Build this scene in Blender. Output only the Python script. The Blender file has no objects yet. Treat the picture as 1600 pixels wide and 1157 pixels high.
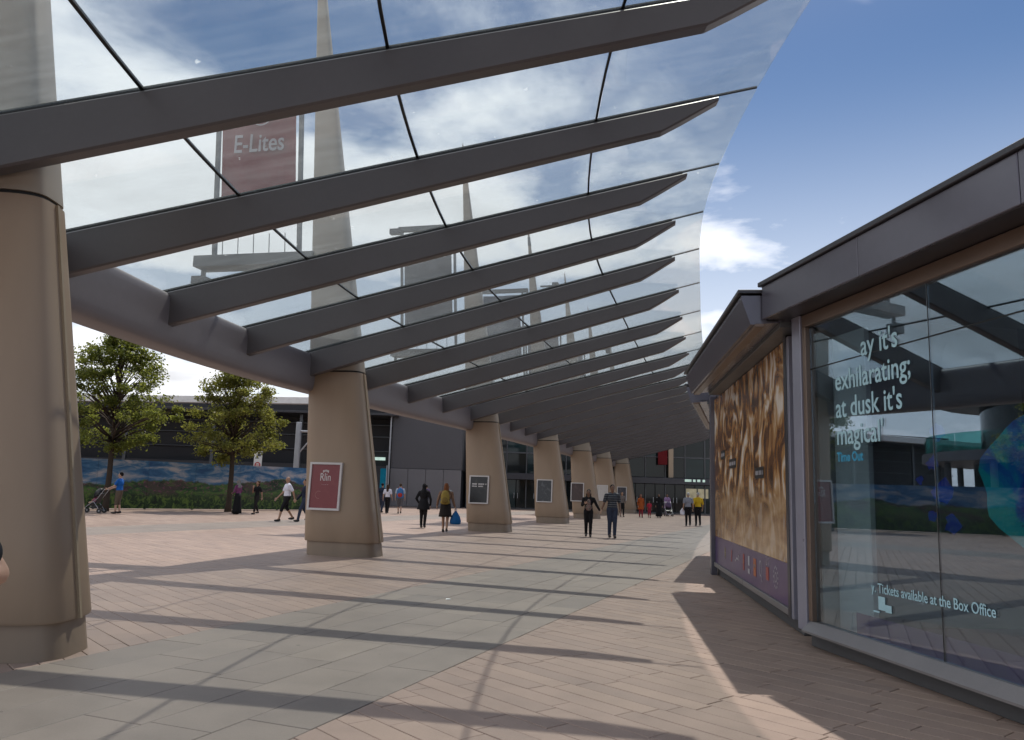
import bpy, bmesh, math, random
import numpy as np
from mathutils import Vector, Matrix, Quaternion

random.seed(7)
scene = bpy.context.scene
COL = scene.collection
R = math.radians

# ---------------------------------------------------------------- camera, sky, sun, exposure
cam_d = bpy.data.cameras.new('camera')
cam_d.sensor_fit = 'HORIZONTAL'
cam_d.sensor_width = 36.0
cam_d.lens = 36.0 * 1240.0 / 1600.0
cam_d.clip_start = 0.05
cam_d.clip_end = 5000
cam = bpy.data.objects.new('camera', cam_d)
COL.objects.link(cam)
_p, _r = R(8.64), R(1.78)
_fw = Vector((0, math.cos(_p), math.sin(_p)))
_r0 = Vector((1, 0, 0)); _u0 = _r0.cross(_fw)
_rt = _r0 * math.cos(_r) + _u0 * math.sin(_r)
_up = -_r0 * math.sin(_r) + _u0 * math.cos(_r)
_m = Matrix((_rt, _up, -_fw)).transposed().to_4x4()
_m.translation = Vector((0, 0, 1.52))
cam.matrix_world = _m
scene.camera = cam

SUN_AZ, SUN_EL = 17.0, 57.0          # azimuth clockwise from +Y
S = Vector((math.sin(R(SUN_AZ)) * math.cos(R(SUN_EL)), math.cos(R(SUN_AZ)) * math.cos(R(SUN_EL)), math.sin(R(SUN_EL))))
world = bpy.data.worlds.new('World'); scene.world = world
world.use_nodes = True
wn, wl = world.node_tree.nodes, world.node_tree.links
for n in list(wn): wn.remove(n)
def W(t, **k):
    n = wn.new(t)
    for a, b in k.items(): setattr(n, a, b)
    return n
def wmath(op, a, b=None, clamp=False):
    n = W('ShaderNodeMath', operation=op, use_clamp=clamp)
    for i, v in enumerate((a, b)):
        if v is None: continue
        if isinstance(v, (int, float)): n.inputs[i].default_value = v
        else: wl.new(v, n.inputs[i])
    return n.outputs[0]
sky = W('ShaderNodeTexSky', sky_type='NISHITA')
sky.sun_disc = False
sky.sun_elevation = R(SUN_EL); sky.sun_rotation = R(SUN_AZ)
sky.air_density = 1.0; sky.dust_density = 0.6; sky.ozone_density = 3.0
hs = W('ShaderNodeHueSaturation'); hs.inputs['Saturation'].default_value = 1.32; hs.inputs['Value'].default_value = 1.08
wl.new(sky.outputs[0], hs.inputs['Color'])
tc = W('ShaderNodeTexCoord'); sx = W('ShaderNodeSeparateXYZ'); wl.new(tc.outputs['Generated'], sx.inputs[0])
zc = wmath('ADD', wmath('MAXIMUM', sx.outputs[2], 0.0), 0.16)
cx = W('ShaderNodeCombineXYZ')
wl.new(wmath('DIVIDE', sx.outputs[0], zc), cx.inputs[0]); wl.new(wmath('DIVIDE', sx.outputs[1], zc), cx.inputs[1])
cx.inputs[2].default_value = 3.7
CLOUD_OFF = (5.3, 1.9, 0.0)
def cloud_noise(scale, detail, rough, off):
    mp = W('ShaderNodeMapping'); mp.inputs['Location'].default_value = off
    wl.new(cx.outputs[0], mp.inputs['Vector'])
    nz = W('ShaderNodeTexNoise'); nz.inputs['Scale'].default_value = scale
    nz.inputs['Detail'].default_value = detail; nz.inputs['Roughness'].default_value = rough
    nz.inputs['Distortion'].default_value = 0.25
    wl.new(mp.outputs[0], nz.inputs['Vector']); return nz.outputs[0]
n1 = cloud_noise(1.25, 9.0, 0.56, CLOUD_OFF)
n2 = cloud_noise(0.5, 2.0, 0.5, (2.2, 7.1, 0.0))
dens = wmath('ADD', wmath('MULTIPLY', n1, 0.72), wmath('MULTIPLY', n2, 0.42))
dens = wmath('SUBTRACT', dens, wmath('MULTIPLY', sx.outputs[0], 0.16))
mr = W('ShaderNodeMapRange', interpolation_type='SMOOTHSTEP'); mr.inputs[1].default_value = 0.548; mr.inputs[2].default_value = 0.695
wl.new(dens, mr.inputs[0])
hz = W('ShaderNodeMapRange', interpolation_type='SMOOTHSTEP'); hz.inputs[1].default_value = 0.52; hz.inputs[2].default_value = -0.02
hz.inputs[3].default_value = 0.0; hz.inputs[4].default_value = 0.74
wl.new(sx.outputs[2], hz.inputs[0])
fac = wmath('MAXIMUM', mr.outputs[0], hz.outputs[0])
# cloud body: thicker parts a little greyer
cs = W('ShaderNodeMapRange'); cs.inputs[1].default_value = 0.62; cs.inputs[2].default_value = 0.86
cs.inputs[3].default_value = 19.0; cs.inputs[4].default_value = 10.5
wl.new(dens, cs.inputs[0])
ccol = W('ShaderNodeCombineColor')
wl.new(cs.outputs[0], ccol.inputs[0]); wl.new(wmath('MULTIPLY', cs.outputs[0], 1.01), ccol.inputs[1]); wl.new(wmath('MULTIPLY', cs.outputs[0], 1.05), ccol.inputs[2])
mx = W('ShaderNodeMix', data_type='RGBA')
wl.new(fac, mx.inputs[0]); wl.new(hs.outputs[0], mx.inputs[6]); wl.new(ccol.outputs[0], mx.inputs[7])
bg = W('ShaderNodeBackground'); bg.inputs['Strength'].default_value = 0.085
wl.new(mx.outputs[2], bg.inputs['Color'])
wo = W('ShaderNodeOutputWorld'); wl.new(bg.outputs[0], wo.inputs[0])

sun_d = bpy.data.lights.new('sun', 'SUN'); sun_d.energy = 4.2; sun_d.angle = R(0.53); sun_d.color = (1.0, 0.93, 0.83)
sun = bpy.data.objects.new('sun', sun_d); COL.objects.link(sun)
sun.rotation_euler = S.to_track_quat('Z', 'Y').to_euler()
sun.location = S * 60

vs = scene.view_settings
vs.view_transform = 'Standard'; vs.look = 'None'; vs.gamma = 1.0; vs.use_curve_mapping = False; vs.exposure = -0.27
scene.render.engine = 'CYCLES'
cy = scene.cycles
cy.use_denoising = True
cy.use_adaptive_sampling = True; cy.adaptive_threshold = 0.02
cy.max_bounces = 7; cy.diffuse_bounces = 3; cy.glossy_bounces = 4; cy.transmission_bounces = 6; cy.transparent_max_bounces = 24
cy.sample_clamp_indirect = 6.0; cy.caustics_reflective = False; cy.caustics_refractive = False

# ---------------------------------------------------------------- helpers
def nmat(name):
    m = bpy.data.materials.new(name); m.use_nodes = True
    nt = m.node_tree
    for n in list(nt.nodes): nt.nodes.remove(n)
    return m, nt
class NT:
    def __init__(s, name):
        s.m, s.t = nmat(name)
        s.out = s.n('ShaderNodeOutputMaterial')
    def n(s, t, **k):
        x = s.t.nodes.new(t)
        for a, b in k.items(): setattr(x, a, b)
        return x
    def l(s, a, b): s.t.links.new(a, b)
    def val(s, sock, v):
        if v is None: return
        if hasattr(v, 'is_output'): s.l(v, sock)
        else: sock.default_value = v
    def math(s, op, a, b=None, c=None, clamp=False):
        x = s.n('ShaderNodeMath', operation=op, use_clamp=clamp)
        for i, v in enumerate((a, b, c)): s.val(x.inputs[i], v) if v is not None else None
        return x.outputs[0]
    def noise(s, vec, scale, detail=4, rough=.55, dist=0.0):
        x = s.n('ShaderNodeTexNoise'); x.inputs['Scale'].default_value = scale; x.inputs['Detail'].default_value = detail
        x.inputs['Roughness'].default_value = rough; x.inputs['Distortion'].default_value = dist
        if vec is not None: s.l(vec, x.inputs['Vector'])
        return x.outputs[0]
    def ramp(s, f, stops, interp='LINEAR'):
        x = s.n('ShaderNodeValToRGB'); cr = x.color_ramp; cr.interpolation = interp
        while len(cr.elements) < len(stops): cr.elements.new(0.5)
        for e, (p, c) in zip(cr.elements, stops): e.position = p; e.color = (*c, 1)
        s.l(f, x.inputs[0]); return x.outputs[0]
    def mix(s, f, a, b, blend='MIX'):
        x = s.n('ShaderNodeMix', data_type='RGBA', blend_type=blend)
        s.val(x.inputs[0], f)
        for i, v in ((6, a), (7, b)):
            if hasattr(v, 'is_output'): s.l(v, x.inputs[i])
            else: x.inputs[i].default_value = (*v, 1)
        return x.outputs[2]
    def step(s, v, lo, hi):
        x = s.n('ShaderNodeMapRange', interpolation_type='SMOOTHSTEP')
        x.inputs[1].default_value = lo; x.inputs[2].default_value = hi; s.l(v, x.inputs[0]); return x.outputs[0]
    def pos(s): return s.n('ShaderNodeNewGeometry').outputs['Position']
    def obj(s): return s.n('ShaderNodeTexCoord').outputs['Object']
    def uv(s): return s.n('ShaderNodeTexCoord').outputs['UV']
    def mapping(s, vec, scale=(1, 1, 1), rot=(0, 0, 0), loc=(0, 0, 0)):
        x = s.n('ShaderNodeMapping'); x.inputs['Scale'].default_value = scale; x.inputs['Rotation'].default_value = rot; x.inputs['Location'].default_value = loc
        s.l(vec, x.inputs['Vector']); return x.outputs[0]
    def bsdf(s, col=None, rough=.6, metal=0.0, spec=.5, bump=None, bstr=.2, bdist=.01):
        b = s.n('ShaderNodeBsdfPrincipled')
        if col is not None:
            if hasattr(col, 'is_output'): s.l(col, b.inputs['Base Color'])
            else: b.inputs['Base Color'].default_value = (*col, 1)
        s.val(b.inputs['Roughness'], rough); s.val(b.inputs['Metallic'], metal); s.val(b.inputs['Specular IOR Level'], spec)
        if bump is not None:
            x = s.n('ShaderNodeBump'); x.inputs['Strength'].default_value = bstr; x.inputs['Distance'].default_value = bdist
            s.l(bump, x.inputs['Height']); s.l(x.outputs[0], b.inputs['Normal'])
        s.l(b.outputs[0], s.out.inputs[0]); return b

_cache = {}
def mat(name, col, rough=.6, metal=0.0, var=.12, scale=3.0, spec=.5, stretch=(1, 1, 1), bstr=0.0):
    if name in _cache: return _cache[name]
    t = NT(name)
    v = t.mapping(t.pos(), stretch)
    nz = t.noise(v, scale, 5, .6)
    fine = t.noise(v, scale * 14, 3, .6)
    f = t.math('ADD', t.math('MULTIPLY', nz, .7), t.math('MULTIPLY', fine, .3))
    c = t.ramp(f, [(.25, tuple(x * (1 - var) for x in col)), (.75, tuple(min(1, x * (1 + var)) for x in col))])
    r = t.math('ADD', t.math('MULTIPLY', nz, .16), rough - .08)
    t.bsdf(c, r, metal, spec, fine if bstr else None, bstr)
    _cache[name] = t.m; return t.m

class MB:
    def __init__(s): s.v = []; s.f = []; s.uvs = None
    def add(s, vs, fs):
        o = len(s.v); s.v += [tuple(v) for v in vs]; s.f += [tuple(i + o for i in f) for f in fs]
    def hexa(s, p):   # 8 points: bottom 4 ccw, top 4
        s.add(p, [(3, 2, 1, 0), (4, 5, 6, 7), (0, 1, 5, 4), (1, 2, 6, 5), (2, 3, 7, 6), (3, 0, 4, 7)])
    def box(s, x0, x1, y0, y1, z0, z1, fr=None):
        p = [(x0, y0, z0), (x1, y0, z0), (x1, y1, z0), (x0, y1, z0), (x0, y0, z1), (x1, y0, z1), (x1, y1, z1), (x0, y1, z1)]
        if fr: p = [fr(*q) for q in p]
        s.hexa(p)
    def cbox(s, x0, x1, y0, y1, z0, z1, c=.006, fr=None):   # chamfered box
        bm = bmesh.new(); bmesh.ops.create_cube(bm, size=1)
        for v in bm.verts: v.co = Vector(((x0 + x1) / 2 + v.co.x * (x1 - x0), (y0 + y1) / 2 + v.co.y * (y1 - y0), (z0 + z1) / 2 + v.co.z * (z1 - z0)))
        bmesh.ops.bevel(bm, geom=list(bm.edges), offset=c, segments=1, affect='EDGES')
        bm.verts.index_update()
        vs = [tuple(v.co) for v in bm.verts]
        if fr: vs = [fr(*q) for q in vs]
        s.add(vs, [[v.index for v in f.verts] for f in bm.faces]); bm.free()
    def loft(s, rings, cap=True, close=True):
        n = len(rings[0]); o = len(s.v)
        for r in rings: s.v += [tuple(p) for p in r]
        for i in range(len(rings) - 1):
            for j in range(n if close else n - 1):
                k = (j + 1) % n
                s.f.append((o + i * n + j, o + i * n + k, o + (i + 1) * n + k, o + (i + 1) * n + j))
        if cap:
            s.f.append(tuple(o + j for j in reversed(range(n)))); s.f.append(tuple(o + (len(rings) - 1) * n + j for j in range(n)))
    def tube(s, pts, rad, seg=8, cap=True):
        pts = [Vector(p) for p in pts]
        if not hasattr(rad, '__len__'): rad = [rad] * len(pts)
        rings = []; prev = None
        for i, p in enumerate(pts):
            t = (pts[min(i + 1, len(pts) - 1)] - pts[max(i - 1, 0)]).normalized()
            if prev is None:
                a = t.orthogonal().normalized()
            else:
                a = (prev - t * prev.dot(t)); a = a.normalized() if a.length > 1e-6 else t.orthogonal().normalized()
            prev = a; b = t.cross(a)
            rings.append([p + (a * math.cos(2 * math.pi * k / seg) + b * math.sin(2 * math.pi * k / seg)) * rad[i] for k in range(seg)])
        s.loft(rings, cap)
    def ell(s, c, r, seg=14, rg=9):
        rings = []
        for i in range(rg + 1):
            a = math.pi * i / rg; rr = max(math.sin(a), .02)
            rings.append([(c[0] + r[0] * rr * math.cos(2 * math.pi * k / seg), c[1] + r[1] * rr * math.sin(2 * math.pi * k / seg), c[2] - r[2] * math.cos(a)) for k in range(seg)])
        s.loft(rings)
    def cap(s, a, b, r0, r1, seg=12):
        a, b = Vector(a), Vector(b); t = (b - a); L = t.length; t = t / L if L > 1e-6 else Vector((0, 0, 1))
        pts, rad = [], []
        for k in (80, 55, 25): pts.append(a - t * r0 * math.sin(R(k))); rad.append(r0 * math.cos(R(k)))
        pts.append(a); rad.append(r0); pts.append(b); rad.append(r1)
        for k in (25, 55, 80): pts.append(b + t * r1 * math.sin(R(k))); rad.append(r1 * math.cos(R(k)))
        s.tube(pts, rad, seg)
    def mesh(s, name):
        m = bpy.data.meshes.new(name); m.from_pydata(s.v, [], s.f); m.validate(); m.update(); return m
    def build(s, name, material, parent=None, smooth=False, label=None):
        return mobj(name, s.mesh(name), material, parent, smooth, label)

def mobj(name, me, material, parent=None, smooth=False, label=None):
    o = bpy.data.objects.new(name, me); COL.objects.link(o)
    if material is not None and not me.materials: me.materials.append(material)
    if smooth:
        me.shade_smooth()
        if smooth != 'all':
            try: me.set_sharp_from_angle(angle=R(40))
            except Exception: pass
    if parent is not None:
        o.parent = parent
        if parent.get('_world'):
            r = parent
            off = Vector(r.location)
            while r.parent: r = r.parent; off += Vector(r.location)
            o.location = -off; o['_world'] = 1
    if label: o['label'] = label
    return o
def tag(o, label, cat, group=None):
    o['label'] = label; o['category'] = cat
    if group: o['group'] = group
    return o
def thing(name, label, cat, loc=(0, 0, 0), rotz=0.0, group=None, worldparts=False):
    o = bpy.data.objects.new(name, None); COL.objects.link(o); o.empty_display_size = .3
    o.location = loc; o.rotation_euler = (0, 0, rotz)
    if worldparts: o['_world'] = 1
    return tag(o, label, cat, group)
def struct(o): o['kind'] = 'structure'; return o

def text_mesh(body, size, extrude=.002, align='LEFT', shear=0.0, spacing=1.0, xs=1.0, offset=0.0):
    cu = bpy.data.curves.new('lettering', 'FONT'); cu.body = body; cu.size = size; cu.extrude = extrude; cu.align_x = align
    cu.shear = shear; cu.space_character = spacing; cu.resolution_u = 3; cu.offset = offset
    ob = bpy.data.objects.new('lettering', cu); COL.objects.link(ob)
    dg = bpy.context.evaluated_depsgraph_get()
    me = bpy.data.meshes.new_from_object(ob.evaluated_get(dg))
    bpy.data.objects.remove(ob); bpy.data.curves.remove(cu)
    if xs != 1.0:
        for v in me.vertices: v.co.x *= xs
    return me
def frame_matrix(o, xdir, ydir):
    x = Vector(xdir).normalized(); y = Vector(ydir).normalized(); z = x.cross(y)
    m = Matrix((x, y, z)).transposed().to_4x4(); m.translation = Vector(o); return m
def put_text(body, size, material, parent, o, xdir, ydir, name='lettering', **k):
    me = text_mesh(body, size, **k)
    bm = bmesh.new(); bm.from_mesh(me); bm.verts.ensure_lookup_table()
    # letters into words: islands sorted along x, cut where the gap is a space
    seen = set(); isl = []
    for v in bm.verts:
        if v.index in seen: continue
        st = [v]; seen.add(v.index); vs = []
        while st:
            a = st.pop(); vs.append(a)
            for e in a.link_edges:
                b = e.other_vert(a)
                if b.index not in seen: seen.add(b.index); st.append(b)
        isl.append((min(a.co.x for a in vs), max(a.co.x for a in vs), vs))
    isl.sort(key=lambda q: q[0]); words = []; end = -1e9
    for a, b, vs in isl:
        if a - end > size * k.get('xs', 1.0) * .15: words.append([])
        words[-1] += vs; end = max(end, b)
    M4 = frame_matrix(o, xdir, ydir); ob = None
    for w in words:
        idx = {v.index: i for i, v in enumerate(w)}
        m2 = bpy.data.meshes.new(name); m2.from_pydata([tuple(v.co) for v in w], [], [[idx[v.index] for v in f.verts] for f in bm.faces if f.verts[0].index in idx]); m2.transform(M4)
        ob = mobj(name, m2, material, parent)
    bm.free(); return ob

# ---------------------------------------------------------------- materials
def paving_mat(name, base, brick=False, rotz=0.0):
    t = NT(name)
    p = t.pos()
    big = t.noise(p, .35, 4, .6)
    mid = t.noise(p, 2.2, 5, .65)
    fine = t.noise(p, 60, 3, .7)
    speck = t.noise(p, 240, 2, .6)
    rnd = t.n('ShaderNodeNewGeometry').outputs['Random Per Island']
    oi = t.n('ShaderNodeObjectInfo').outputs['Random']
    r2 = t.math('FRACT', t.math('ADD', rnd, oi))
    h = t.math('ADD', t.math('MULTIPLY', big, .30), t.math('MULTIPLY', mid, .35))
    h = t.math('ADD', h, t.math('MULTIPLY', fine, .20)); h = t.math('ADD', h, t.math('MULTIPLY', speck, .15))
    c = t.ramp(h, [(.30, tuple(x * .70 for x in base)), (.5, base), (.72, tuple(min(1, x * 1.25) for x in base))])
    if brick:
        bt = t.n('ShaderNodeTexBrick'); v = t.mapping(p, rot=(0, 0, rotz)); t.l(v, bt.inputs['Vector'])
        bt.inputs['Color1'].default_value = (.86, .82, .80, 1); bt.inputs['Color2'].default_value = (1.12, 1.1, 1.06, 1); bt.inputs['Mortar'].default_value = (.52, .50, .50, 1)
        bt.inputs['Scale'].default_value = 1.0; bt.inputs['Mortar Size'].default_value = .006; bt.inputs['Brick Width'].default_value = .9; bt.inputs['Row Height'].default_value = .2
        c = t.mix(1.0, c, bt.outputs['Color'], 'MULTIPLY')
    else:
        tint = t.ramp(r2, [(0, (.90, .895, .90)), (.35, (.98, .96, .95)), (.7, (1.02, 1.0, .99)), (1, (1.08, 1.06, 1.03))])
        c = t.mix(1.0, c, tint, 'MULTIPLY')
    # old stains
    st = t.step(t.noise(p, .9, 6, .7, .6), .60, .74)
    c = t.mix(t.math('MULTIPLY', st, .22), c, (.10, .09, .085))
    vg = t.n('ShaderNodeTexVoronoi'); vg.inputs['Scale'].default_value = 2.6; t.l(p, vg.inputs['Vector'])
    gum = t.math('MULTIPLY', t.step(vg.outputs['Distance'], .062, .045), t.step(t.noise(p, 1.7, 2), .50, .56))
    c = t.mix(t.math('MULTIPLY', gum, .5), c, (.05, .048, .046))
    rough = t.math('ADD', t.math('MULTIPLY', mid, .22), .46)
    t.bsdf(c, rough, 0, .35, fine, .25, .004)
    return t.m
PINK = (.318, .238, .198); GREY = (.240, .207, .181)
M_pink = paving_mat('pink_granite_paver', PINK)
M_grey = paving_mat('grey_granite_slab', GREY)
M_pinkfar = paving_mat('pink_granite_far', PINK, True, R(49))
M_bed = mat('joint_sand', (.10, .087, .08), .95)
def pylon_mat(name, col):
    t = NT(name); p = t.pos()
    a = t.noise(t.mapping(p, (1, 1, .25)), 2.0, 5, .6); b = t.noise(t.mapping(p, (2.2, 2.2, .5)), 2.0, 3, .55); c = t.noise(p, 90, 2, .5)
    f = t.math('ADD', t.math('MULTIPLY', a, .5), t.math('MULTIPLY', b, .5))
    colr = t.ramp(f, [(.3, tuple(x * .93 for x in col)), (.55, col), (.8, tuple(x * 1.05 for x in col))])
    z = t.n('ShaderNodeSeparateXYZ'); t.l(p, z.inputs[0])
    dirt = t.math('MULTIPLY', t.math('SUBTRACT', 1.0, t.step(t.math('ADD', z.outputs[2], t.math('MULTIPLY', b, .5)), .25, .75)), .35)
    colr = t.mix(dirt, colr, (.16, .13, .10))
    t.bsdf(colr, .42, 0, .4, c, .06, .004); return t.m
M_pylon = pylon_mat('beige_cladding', (.325, .242, .172))
M_mast = pylon_mat('pale_mast_cladding', (.33, .285, .235))
M_plinth = pylon_mat('plinth_cladding', (.285, .216, .158))
M_strip = mat('beige_edge_strip', (.33, .26, .18), .4)
M_steel = mat('painted_steel_charcoal', (.100, .092, .097), .38, 0, .10, 1.2, .5)
M_beam = mat('painted_steel_beam', (.185, .168, .180), .45, 0, .10, .8, .5)
M_gasket = mat('black_silicone', (.010, .011, .012), .5)
M_fascia = mat('kiosk_grey_metal', (.125, .122, .155), .25, .25, .10, .9, .6)
M_fasciad = mat('kiosk_dark_metal', (.05, .05, .06), .35, .3)
M_post = mat('kiosk_post_grey', (.30, .30, .37), .3, .3, .08)
M_bronze = mat('bronze_frame', (.19, .135, .105), .35, .4)
M_sill = mat('kiosk_sill_grey', (.215, .20, .20), .4, .1)
M_kplinth = mat('kiosk_plinth', (.085, .085, .09), .6)
M_white = mat('white_paint', (.78, .78, .76), .5)
M_offwhite = mat('poster_frame_white', (.62, .60, .60), .4)
M_dark = mat('dark_cladding', (.020, .020, .024), .6)
M_black = mat('black_plastic', (.012, .012, .014), .45)
M_panelgrey = mat('grey_panel', (.082, .08, .088), .5, 0, .08, .5)
M_panellight = mat('light_metal_panel', (.15, .145, .155), .4, .2, .1, .7)
M_mull = mat('mullion_grey', (.10, .105, .115), .4, .4)
M_galv = mat('galvanised_steel', (.42, .43, .45), .45, .6)

def glass_thin(name, tint, ior, milk, milkcol=(.9, .95, .95), rough=0.0, specks=True, refl=(1, 1, 1)):
    t = NT(name)
    tr = t.n('ShaderNodeBsdfTransparent'); tr.inputs[0].default_value = (*tint, 1)
    gl = t.n('ShaderNodeBsdfGlossy'); gl.inputs['Roughness'].default_value = rough; gl.inputs[0].default_value = (*refl, 1)
    lw = t.n('ShaderNodeLayerWeight'); f0 = ((ior - 1) / (ior + 1)) ** 2
    fr = t.math('ADD', t.math('MULTIPLY', t.math('POWER', lw.outputs['Facing'], 5.0), 1 - f0), f0)   # Schlick, same from both sides
    m1 = t.n('ShaderNodeMixShader'); t.l(fr, m1.inputs[0]); t.l(tr.outputs[0], m1.inputs[1]); t.l(gl.outputs[0], m1.inputs[2])
    tl = t.n('ShaderNodeBsdfTranslucent'); tl.inputs[0].default_value = (*milkcol, 1)
    p = t.pos()
    nz = t.noise(p, .8, 6, .65); st = t.step(t.noise(t.mapping(p, (.5, 7, 1)), 1.6, 6, .72), .42, .72)
    f = t.math('MULTIPLY', t.math('ADD', t.math('MULTIPLY', nz, .9), t.math('MULTIPLY', st, .30)), milk)
    if specks:
        sp = t.step(t.noise(p, 9.0, 2, .5, .4), .755, .785)
        f = t.math('ADD', f, t.math('MULTIPLY', sp, .35))
    m2 = t.n('ShaderNodeMixShader'); t.l(f, m2.inputs[0]); t.l(m1.outputs[0], m2.inputs[1]); t.l(tl.outputs[0], m2.inputs[2])
    t.l(m2.outputs[0], t.out.inputs[0]); return t.m
M_canglass = glass_thin('canopy_glass', (.855, .885, .885), 1.38, .095)
M_kglass = glass_thin('kiosk_glass', (.72, .79, .82), 2.6, .004, specks=False, refl=(.74, .87, 1.0))
M_balglass = glass_thin('balcony_glass', (.45, .75, .72), 1.5, .05, (.5, .85, .8))
def facade_glass(name, col, rough=.04):
    t = NT(name); p = t.pos()
    n = t.noise(t.mapping(p, (.25, .25, .6)), 1.0, 3, .5)
    c = t.ramp(n, [(.35, tuple(x * .5 for x in col)), (.65, col)])
    b = t.bsdf(c, rough, 0, .3, t.noise(p, .6, 2, .5), .03, .05); return t.m
M_facade = facade_glass('dark_facade_glass', (.012, .018, .020))
M_facade2 = facade_glass('teal_facade_glass', (.012, .035, .040))
def emis(name, col, s):
    t = NT(name); e = t.n('ShaderNodeEmission'); e.inputs[0].default_value = (*col, 1); e.inputs[1].default_value = s
    n = t.noise(t.pos(), 3.0, 2); t.l(t.math('MULTIPLY', t.math('ADD', n, .5), s), e.inputs[1])
    t.l(e.outputs[0], t.out.inputs[0]); return t.m
M_litwarm = emis('lit_window_warm', (.95, .85, .6), .32)
M_litsign = emis('lit_sign', (.75, 1.0, .9), .75)

# ---------------------------------------------------------------- ground and paving
def onb(px_poly, a, b):   # clip convex polygon: keep points with a.p <= b
    out = []
    n = len(px_poly)
    for i in range(n):
        p, q = px_poly[i], px_poly[(i + 1) % n]
        dp = a[0] * p[0] + a[1] * p[1] - b; dq = a[0] * q[0] + a[1] * q[1] - b
        if dp <= 0: out.append(p)
        if dp * dq < 0:
            k = dp / (dp - dq); out.append((p[0] + (q[0] - p[0]) * k, p[1] + (q[1] - p[1]) * k))
    return out
def area(p): return abs(sum(p[i][0] * p[(i + 1) % len(p)][1] - p[(i + 1) % len(p)][0] * p[i][1] for i in range(len(p)))) / 2
def paver(mb, poly, gap=.0032, top=0.0):
    if sum(poly[i][0] * poly[(i + 1) % len(poly)][1] - poly[(i + 1) % len(poly)][0] * poly[i][1] for i in range(len(poly))) < 0: poly = poly[::-1]
    def inset(d):          # every edge of the convex outline moved in by d
        n_ = len(poly); L_ = []
        for i_ in range(n_):
            (x0, y0), (x1, y1) = poly[i_], poly[(i_ + 1) % n_]; ex, ey = x1 - x0, y1 - y0; l = math.hypot(ex, ey) or 1e-9
            nx, ny = -ey / l, ex / l; L_.append((nx, ny, nx * x0 + ny * y0 + d))
        o = []
        for i_ in range(n_):
            a1, b1, c1 = L_[i_ - 1]; a2, b2, c2 = L_[i_]; D = a1 * b2 - a2 * b1
            q_ = ((c1 * b2 - c2 * b1) / D, (a1 * c2 - a2 * c1) / D) if abs(D) > .05 else poly[i_]
            if math.hypot(q_[0] - poly[i_][0], q_[1] - poly[i_][1]) > d * 4: q_ = poly[i_]
            o.append(q_)
        return o
    n = len(poly); a = inset(gap); b = inset(gap + .004)
    vs = [(x, y, -.035) for x, y in a] + [(x, y, top - .0035) for x, y in a] + [(x, y, top) for x, y in b]
    fs = [(i, (i + 1) % n, n + (i + 1) % n, n + i) for i in range(n)] + [(n + i, n + (i + 1) % n, 2 * n + (i + 1) % n, 2 * n + i) for i in range(n)] + [tuple(range(2 * n, 3 * n))]
    mb.add(vs, fs)

E_ = (math.cos(R(68.5)), math.sin(R(68.5))); N_ = (E_[1], -E_[0])      # band direction and its right normal
B0 = (-3.463, 7.546); BW = 2.95
bandc = N_[0] * B0[0] + N_[1] * B0[1]
def band_d(x, y): return N_[0] * x + N_[1] * y - bandc                    # distance right of the band's left edge
BANDS = [(0.0, BW), (-15.3, -15.3 + BW)]

g = MB(); g.add([(-1500, -300, -.03), (1500, -300, -.03), (1500, 2500, -.03), (-1500, 2500, -.03)], [(0, 1, 2, 3)])
ground = struct(g.build('ground', M_bed))
# far sheet of paving, beyond the pavers that are built one by one
YF = 24.0
fs_ = MB()
fs_.add([(-200, YF, -.004), (200, YF, -.004), (200, 600, -.004), (-200, 600, -.004)], [(0, 1, 2, 3)])
fs_.add([(-200, -60, -.004), (200, -60, -.004), (200, 3.5, -.004), (-200, 3.5, -.004)], [(0, 1, 2, 3)])
fs_.add([(-200, 3.5, -.004), (-21, 3.5, -.004), (-21, YF, -.004), (-200, YF, -.004)], [(0, 1, 2, 3)])
fs_.add([(13, 3.5, -.004), (200, 3.5, -.004), (200, YF, -.004), (13, YF, -.004)], [(0, 1, 2, 3)])
plaza = struct(fs_.build('plaza_paving', M_pinkfar))
U_ = (math.cos(R(-49)), math.sin(R(-49))); V_ = (-U_[1], U_[0])
pieces = []
rr = random.Random(3)
for k in range(-75, 190):
    v0 = k * .2
    s = -60 + rr.random() * .9
    while s < 40:
        L = .9
        c = (U_[0] * (s + L / 2) + V_[0] * (v0 + .1), U_[1] * (s + L / 2) + V_[1] * (v0 + .1))
        if 3.2 < c[1] < YF + .3 and -21.3 < c[0] < 13.3 and c[0] > -.80 * c[1] - 1.5 and c[0] < .34 * c[1] + 3.5:
            q = [(U_[0] * a + V_[0] * b, U_[1] * a + V_[1] * b) for a, b in ((s, v0), (s + L, v0), (s + L, v0 + .2), (s, v0 + .2))]
            q = onb(q, (0, 1), YF); q = onb(q, (0, -1), -3.5) if q else q
            parts_ = []
            if q and area(q) > .004:
                # outside every grey band
                left = q
                for (a, b) in sorted(BANDS, reverse=True):
                    rgt = onb(left, (-N_[0], -N_[1]), -(bandc + b)) if left else []
                    if rgt and area(rgt) > .004: parts_.append(rgt)
                    left = onb(left, N_, bandc + a) if left else []
                if left and area(left) > .004: parts_.append(left)
            for p in parts_: pieces.append((c, p))
        s += L
def shown(c): return c[1] > 6.3 and -.645 * c[1] - .2 < c[0] < 3.4 + .12 * max(0, c[1] - 9)
vis = sorted([p for p in pieces if shown(p[0])], key=lambda p: p[0][1] ** 2 + p[0][0] ** 2)
near = set(id(p) for p in vis[:300])
rest = MB()
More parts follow.
